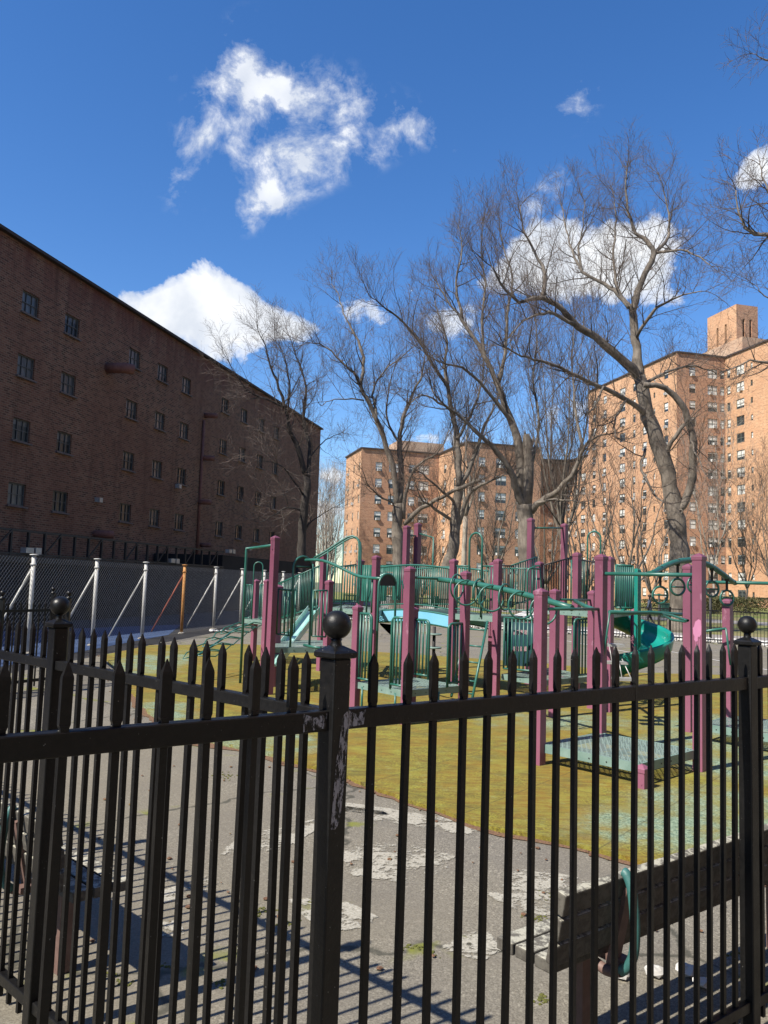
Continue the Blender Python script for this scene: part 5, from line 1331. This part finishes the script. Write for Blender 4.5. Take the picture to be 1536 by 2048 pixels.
# broken-topped tree at centre right
T=Tree(12,1.0,.42,1.0); d=44
tr=trace(Z4,[(372,2000),(368,1850),(362,1760),(360,1700)],d,0,True); flare(T,tr[0],.52); T.limb(tr,.50,.44,1,0)
st_=trace(Z4,[(362,1720),(375,1600),(378,1480),(372,1400),(368,1370)],d,0); T.wood.tube(st_,[.36,.33,.3,.27,.17],10); 
T.wood.tube(trace(Z4,[(378,1480),(395,1410),(405,1380)],d,0),[.13,.10,.03],6); T.wood.tube(trace(Z4,[(372,1420),(362,1370),(360,1350)],d,0),[.13,.08,.02],6)
T.limb(trace(Z4,[(358,1720),(320,1640),(300,1560),(230,1460),(140,1370),(60,1290),(-20,1230),(-90,1150)],d,-3),.24,.03,1,1,.25)
T.limb(trace(Z4,[(350,1660),(325,1400),(280,1270),(230,1130),(170,1000),(60,820),(0,745),(-60,640)],d,1),.27,.03,1,1.1,.25)
T.limb(trace(Z4,[(390,1740),(440,1690),(520,1640),(610,1530),(640,1440),(690,1390),(760,1370)],d,-3),.22,.03,1,1.0,.2)
T.limb(trace(Z4,[(420,1700),(500,1680),(560,1690),(600,1695)],d-1,-1),.09,.03,1,.7)
T.limb(trace(Z4,[(640,1440),(610,1300),(600,1150),(590,1000),(600,820)],d-2,2),.10,.02,1,1)
T.limb(trace(Z4,[(230,1130),(265,980),(275,800),(300,620),(260,480),(240,350)],d+1,1),.13,.02,1,1.1)
T.limb(trace(Z4,[(170,1000),(150,820),(170,640),(150,480),(160,350)],d+1,2),.10,.02,1,1.1)
T.limb(trace(Z4,[(290,1300),(180,1160),(60,1050),(-60,1020),(-140,960)],d,-3),.12,.02,1,1)
T.limb(trace(Z4,[(400,1500),(430,1300),(400,1100),(420,900),(400,700)],d+2,2),.09,.02,1,1.1,.1)
T.limb(trace(Z4,[(60,820),(30,640),(60,480),(40,370)],d+1,1),.09,.02,1,1.1)
T.finish('bare_tree',tr[1].copy()-UZ*tr[1].z,'big bare tree with a snapped splintered trunk top between its spreading limbs','bark')
# third tree with the leaning trunk
T=Tree(13,1.0,.40,1.0); d=46
tr=trace(Z3,[(1345,1760),(1375,1650),(1392,1540),(1395,1430),(1410,1280)],d,0,True); flare(T,tr[0],.42); T.limb(tr,.38,.27,1,0)
T.limb(trace(Z3,[(1410,1285),(1412,1150),(1400,1000),(1375,850),(1350,700),(1330,560),(1340,430),(1300,300),(1270,180)],d,1),.22,.03,1,1.1,.2)
T.limb(trace(Z3,[(1410,1280),(1470,1180),(1530,1020),(1580,880),(1640,760),(1660,600)],d,2),.17,.03,1,1,.2)
T.limb(trace(Z3,[(1385,1480),(1290,1430),(1240,1390),(1180,1340),(1150,1250)],d,-3),.11,.02,1,.9)
T.limb(trace(Z3,[(1385,850),(1290,780),(1190,740),(1120,790)],d,-2),.09,.02,1,1)
T.limb(trace(Z3,[(1385,1380),(1340,1330),(1250,1250),(1170,1190),(1080,1150)],d,-3),.10,.02,1,.9)
T.limb(trace(Z3,[(1350,700),(1260,560),(1150,380),(1040,270),(950,200),(880,150)],d,-3),.12,.02,1,1.1)
T.limb(trace(Z3,[(1400,1000),(1480,860),(1540,700),(1560,520),(1530,350)],d,3),.11,.02,1,1.1)
T.limb(trace(Z3,[(1410,1500),(1470,1330),(1540,1270),(1640,1230),(1700,1200)],d,-2),.15,.03,1,.8,.3)
T.finish('bare_tree',tr[1].copy()-UZ*tr[1].z,'bare tree with crooked leaning trunk, next to the left of the broken-topped tree','bark')
# second tree
T=Tree(14,1.0,.36,1.0); d=48
tr=trace(Z3,[(1052,1780),(1048,1600),(1045,1480),(1050,1380)],d,0,True); flare(T,tr[0],.42); T.limb(tr,.37,.33,1,0)
T.limb(trace(Z3,[(1045,1400),(1030,1200),(985,1050),(930,900),(880,790),(830,690),(790,610),(720,545),(620,450),(530,430)],d,-2),.22,.025,1,1.1,.25)
T.limb(trace(Z3,[(830,690),(850,560),(830,450),(780,350),(730,250),(700,150),(660,80)],d-1,2),.11,.02,1,1.1)
T.limb(trace(Z3,[(930,900),(915,790),(905,720),(960,610),(1090,500),(1180,420)],d-1,2),.10,.02,1,1.1)
T.limb(trace(Z3,[(1055,1385),(1070,1200),(1060,1020),(1080,880),(1140,730),(1200,600),(1210,450)],d,2),.22,.03,1,1.1,.2)
T.limb(trace(Z3,[(1085,1470),(1095,1330),(1140,1190),(1220,1120),(1300,1060),(1360,940)],d,-2),.13,.02,1,1,.2)
T.limb(trace(Z3,[(1090,1500),(1190,1410),(1310,1340),(1420,1290),(1540,1240)],d,-3),.15,.10,1,.4,.4)
T.limb(trace(Z3,[(1035,1390),(960,1345),(890,1290),(840,1180)],d,-3),.07,.02,1,.9)
T.limb(trace(Z3,[(1060,1020),(980,860),(1000,700),(1040,560)],d,2),.08,.02,1,1)
T.limb(trace(Z3,[(850,770),(740,760),(650,770),(600,800)],d-1,-2),.05,.02,1,.9)
T.finish('bare_tree',tr[1].copy()-UZ*tr[1].z,'tall bare tree with straight grey trunk, just left of the two tall mauve posts','bark')
# shaded tree by the dark building
T=Tree(15,.95,.22,1.0); d=47
tr=trace(Z3,[(478,1800),(482,1650),(490,1480),(500,1380),(515,1280),(505,1200)],d,0,True); flare(T,tr[0],.34); T.limb(tr,.32,.2,1,0)
T.limb(trace(Z3,[(510,1220),(460,1060),(420,960),(395,850),(350,700),(300,570),(265,450),(225,360)],d,-2),.17,.02,1,1.1,.15)
T.limb(trace(Z3,[(515,1250),(525,1050),(500,940),(495,830),(512,700),(475,580),(440,480),(400,370)],d,1.5),.15,.02,1,1.1,.2)
T.limb(trace(Z3,[(380,810),(300,770),(200,740),(120,660),(60,560)],d-1,-2),.07,.02,1,1.1)
T.limb(trace(Z3,[(395,850),(410,680),(385,520),(330,420)],d-1,2),.07,.02,1,1)
T.limb(trace(Z3,[(490,1330),(400,1190),(330,1140),(240,1120)],d,-3),.06,.015,1,.7)
T.limb(trace(Z3,[(485,1420),(390,1405),(300,1460),(220,1490)],d,-3),.06,.015,1,.7)
T.limb(trace(Z3,[(520,1120),(580,1040),(650,990),(720,960)],d,2),.05,.015,1,.9)
T.limb(trace(Z3,[(490,1560),(540,1480),(610,1440),(680,1400)],d,1),.05,.015,1,.7)
T.finish('bare_tree',tr[1].copy()-UZ*tr[1].z,'dark bare tree standing against the shaded brick building at the left','barkshade','limb','twigdark')
# tree whose crown reaches in from the right edge
T=Tree(16,.75,.10,.8); d=30
base=up_(W(1690,1280,d),0)
T.limb([base-UZ*.1,base+UZ*4,base+UZ*7+Vector((.2,0,0)),base+UZ*10],.45,.3,1,0); flare(T,base,.5)
T.limb([base+UZ*9.8]+trace(ID,[(1650,520),(1590,470),(1536,468),(1500,463),(1480,435),(1472,380)],d),.16,.02,1,1.2,.3)
T.limb([base+UZ*9.8]+trace(ID,[(1680,520),(1650,380),(1620,220),(1580,140),(1530,118),(1505,108)],d),.13,.012,1,.6,.6,length=.5)
T.limb([base+UZ*8]+trace(ID,[(1640,700),(1560,724),(1500,722),(1455,740)],d),.12,.02,1,.9,.35)
T.limb(trace(ID,[(1590,470),(1560,420),(1530,370),(1520,330)],d,1),.08,.02,1,1.2)
T.limb([base+UZ*9]+trace(ID,[(1650,640),(1580,610),(1530,590),(1510,570)],d),.07,.012,1,.5,.6)
T.finish('bare_tree',base,'bare tree standing outside the right edge with its crown reaching into the sky','bark')
# small trees and shrubs in front of the buildings
def small_tree(seed,px,d,h,spread,label,n=5,r=.16,dens=1.0,bark='bark',twig='twig',trop=.45,hs=.25,name='young_bare_tree',group=None):
    T=Tree(seed,h/11,trop,dens*.7,tw=.010); rr=random.Random(seed); b0=up_(W(px,1230,d),0)
    top=b0+UZ*h*hs+Vector((rr.uniform(-.3,.3),0,0)); T.limb([b0-UZ*.1,b0+UZ*h*hs*.5,top],r,r*.8,1,0); flare(T,b0,r)
    for i in range(n):
        a=2*PI*i/n+rr.uniform(-.4,.4); s_=spread*rr.uniform(.6,1.1); P=[top-UZ*.1]
        for k in range(1,6): P.append(top+Vector((K(a),S(a),0))*(s_*(k/5)**.8)+UZ*(h*(1-hs)*(k/5)*rr.uniform(.9,1.05))+T.rv()*.25)
        T.limb(P,r*.55,.015,1,1.0,.1)
    return T.finish(name,b0,label,bark,'limb',twig,group)
small_tree(21,986,62,11,3.0,'young bare tree with forked pale trunk between the leaning and the broken-topped tree',5,.17,.9)
small_tree(22,1165,70,12.5,4.2,'bushy many-stemmed bare tree behind the hoop left of the slide',7,.20,.62,hs=.12)
small_tree(23,1245,58,11.5,4.0,'bare multi-stemmed tree directly behind the spiral slide',7,.18,.6,hs=.12)
small_tree(24,1300,78,12,4.4,'bare spreading tree just left of the largest trunk, behind the hand rings',6,.18,.6,hs=.15)
small_tree(25,1428,80,17,2.6,'slender pale-barked tree just right of the largest trunk',5,.15,.9,'barkpale','twigpale',.6,.2)
small_tree(26,1492,84,13,2.8,'thin bare tree above the right ball-topped fence post',5,.13,.9,hs=.2)
small_tree(27,1540,80,14,3.0,'thin bare tree on the lawn cut by the right edge of the photo',5,.13,.9,hs=.2)
small_tree(28,1095,85,16,5.0,'bare tree directly behind the broken-topped tree, before the lower wing',6,.22,.6,hs=.15)
small_tree(29,842,70,9,3.0,'low twiggy bare tree behind the pair of tall mauve posts',7,.12,.9,hs=.1)
small_tree(30,650,110,15,2.3,'pale distant bare tree in the building gap, middle and nearest of three',8,.25,.8,'barkpale','twigpale',.3,.12)
small_tree(31,662,135,15,1.8,'pale distant bare tree in the building gap, rightmost of three',8,.25,.8,'barkpale','twigpale',.3,.12)
small_tree(32,640,150,20,3.0,'pale distant bare tree touching the corner of the dark brick building, leftmost of three',8,.25,.7,'barkpale','twigpale',.3,.12)
small_tree(33,925,66,17,1.8,'slim straight bare tree just right of the leaning trunk',4,.24,.8,'barkpale','twig',.7,.45)
small_tree(34,1122,60,21,3.2,'tall narrow bare tree with upright shoots, next right of the broken-topped tree',7,.2,1.0,'bark','twig',.9,.25)

# ------------------------------------------------------------------ sky, clouds, sun
SAZ=234.0; SEL=47.0
sd_=bpy.data.lights.new('sun','SUN'); sd_.energy=5.0; sd_.angle=R(.53); sd_.color=(1,.93,.82)
so_=bpy.data.objects.new('sun',sd_); COL.objects.link(so_)
tosun=Vector((S(R(SAZ))*K(R(SEL)),K(R(SAZ))*K(R(SEL)),S(R(SEL))))
so_.rotation_euler=tosun.to_track_quat('Z','Y').to_euler(); so_.location=(0,0,60)
w=bpy.data.worlds.new('World'); sc.world=w; w.use_nodes=True; nt=w.node_tree; nt.nodes.clear()
ow=nt.nodes.new('ShaderNodeOutputWorld'); bg=nt.nodes.new('ShaderNodeBackground'); L(nt,bg.outputs[0],ow.inputs[0])
sky=nt.nodes.new('ShaderNodeTexSky'); sky.sky_type='NISHITA'; sky.sun_disc=False; sky.sun_elevation=R(SEL); sky.sun_rotation=R(SAZ)
sky.air_density=1.0; sky.dust_density=.15; sky.ozone_density=3.0; sky.altitude=100
hs=nt.nodes.new('ShaderNodeHueSaturation'); hs.inputs['Saturation'].default_value=1.27; hs.inputs['Value'].default_value=1.0; hs.inputs['Hue'].default_value=.508; L(nt,sky.outputs[0],hs.inputs['Color'])
tc=nt.nodes.new('ShaderNodeTexCoord'); dirv=tc.outputs['Generated']
sx=N(nt,'SeparateXYZ'); L(nt,dirv,sx.inputs[0])
def ang(px,py):
    r=ray(px,py).normalized(); return math.atan2(r.x,r.y),math.asin(r.z)
AZ=math_(nt,'ARCTAN2',sx.outputs['X'],sx.outputs['Y']); EL=math_(nt,'ARCSINE',sx.outputs['Z'])
def blob(px,py,rx,ry,rot,wt):
    a0,l0=ang(px,py); cxx,czz=K(R(rot)),S(R(rot)); k=1/1600*.93
    da=math_(nt,'MULTIPLY',math_(nt,'SUBTRACT',AZ,a0),K(l0)); de=math_(nt,'SUBTRACT',EL,l0)
    u=math_(nt,'DIVIDE',math_(nt,'ADD',math_(nt,'MULTIPLY',da,cxx),math_(nt,'MULTIPLY',de,czz)),rx*k)
    v=math_(nt,'DIVIDE',math_(nt,'SUBTRACT',math_(nt,'MULTIPLY',de,cxx),math_(nt,'MULTIPLY',da,czz)),ry*k)
    q=math_(nt,'ADD',math_(nt,'MULTIPLY',u,u),math_(nt,'MULTIPLY',v,v))
    g=math_(nt,'EXPONENT',math_(nt,'MULTIPLY',q,-1.0)); return math_(nt,'MULTIPLY',g,wt)
def total(L_):
    o=L_[0]
    for x in L_[1:]: o=math_(nt,'ADD',o,x)
    return o
# (px,py, half-width, half-height, tilt up to the right, weight)
wis=[(515,130,55,62,40,.85),(455,215,95,48,58,1.0),(385,335,62,34,68,.95),(590,205,90,50,20,.75),(640,275,120,62,15,1.0),(760,262,75,34,10,.8),(555,375,90,38,38,.95),(525,410,50,28,30,.6),(480,290,70,50,40,.5),(1150,200,42,38,60,.62),(855,255,50,20,0,.35),(345,130,14,20,0,.3),(885,290,30,14,0,.32),(1095,395,70,28,35,.75),(975,370,30,10,20,.28)]
puf=[(330,615,95,40,10,.95),(425,590,85,52,-10,1.25),(470,640,110,50,-10,1.2),(530,640,60,30,0,.9),(420,690,120,40,-20,1.0),(590,665,60,30,0,.7),(700,625,80,45,0,.65),(1040,525,90,44,35,.85),(1180,520,170,55,10,.95),(1310,475,80,50,-10,.8),(1110,470,90,40,20,.75),(1250,560,110,40,0,.7),(1345,600,60,28,0,.7),(1500,345,55,38,30,.95),(1440,605,55,20,0,.6),(1160,820,60,48,0,.9),(655,950,50,30,0,.8),(645,1015,50,25,0,.75),(900,640,90,45,0,.42),(1050,830,90,40,0,.45),(850,880,120,26,0,.5)]
mk1=total([blob(*q) for q in wis]); mk2=total([blob(*q) for q in puf])
nA=N(nt,'TexNoise'); L(nt,dirv,nA.inputs['Vector']); nA.inputs['Scale'].default_value=6; nA.inputs['Detail'].default_value=4
wv=N(nt,'VectorMath',operation='MULTIPLY_ADD'); L(nt,nA.outputs['Color'],wv.inputs[0]); wv.inputs[1].default_value=(.055,.055,.055); L(nt,dirv,wv.inputs[2])
n1_=noi(nt,scl(nt,wv.outputs[0],(1,1,1)),16,14,.64,.12); n2_=noi(nt,wv.outputs[0],12,14,.6,.15)
dn1=math_(nt,'ADD',math_(nt,'MULTIPLY',mk1,.60),math_(nt,'MULTIPLY',math_(nt,'SUBTRACT',n1_,.52),4.6)); dn2=math_(nt,'ADD',mk2,math_(nt,'MULTIPLY',math_(nt,'SUBTRACT',n2_,.52),3.4))
a1=math_(nt,'MULTIPLY',ramp(nt,dn1,[(.12,0),(.45,.16),(.78,.5),(1.0,.88)]),ramp(nt,mk1,[(.05,0),(.25,1)]))
a2=math_(nt,'MULTIPLY',ramp(nt,dn2,[(.42,0),(.62,.65),(.95,1)]),ramp(nt,mk2,[(.05,0),(.28,1)]))
al=math_(nt,'MAXIMUM',a1,a2)
shade=ramp(nt,noi(nt,wv.outputs[0],20,6,.5),[(.35,(4.2,4.5,5.0)),(.65,(5.9,6.0,6.15))])
fin=mix(nt,al,hs.outputs[0],shade)
L(nt,fin,bg.inputs['Color']); bg.inputs['Strength'].default_value=.102
# ------------------------------------------------------------------ output
sc.view_settings.view_transform='Standard'; sc.view_settings.look='None'; sc.view_settings.gamma=1; sc.view_settings.exposure=0.85; sc.view_settings.use_curve_mapping=False
sc.render.engine='CYCLES'; sc.cycles.transparent_max_bounces=24
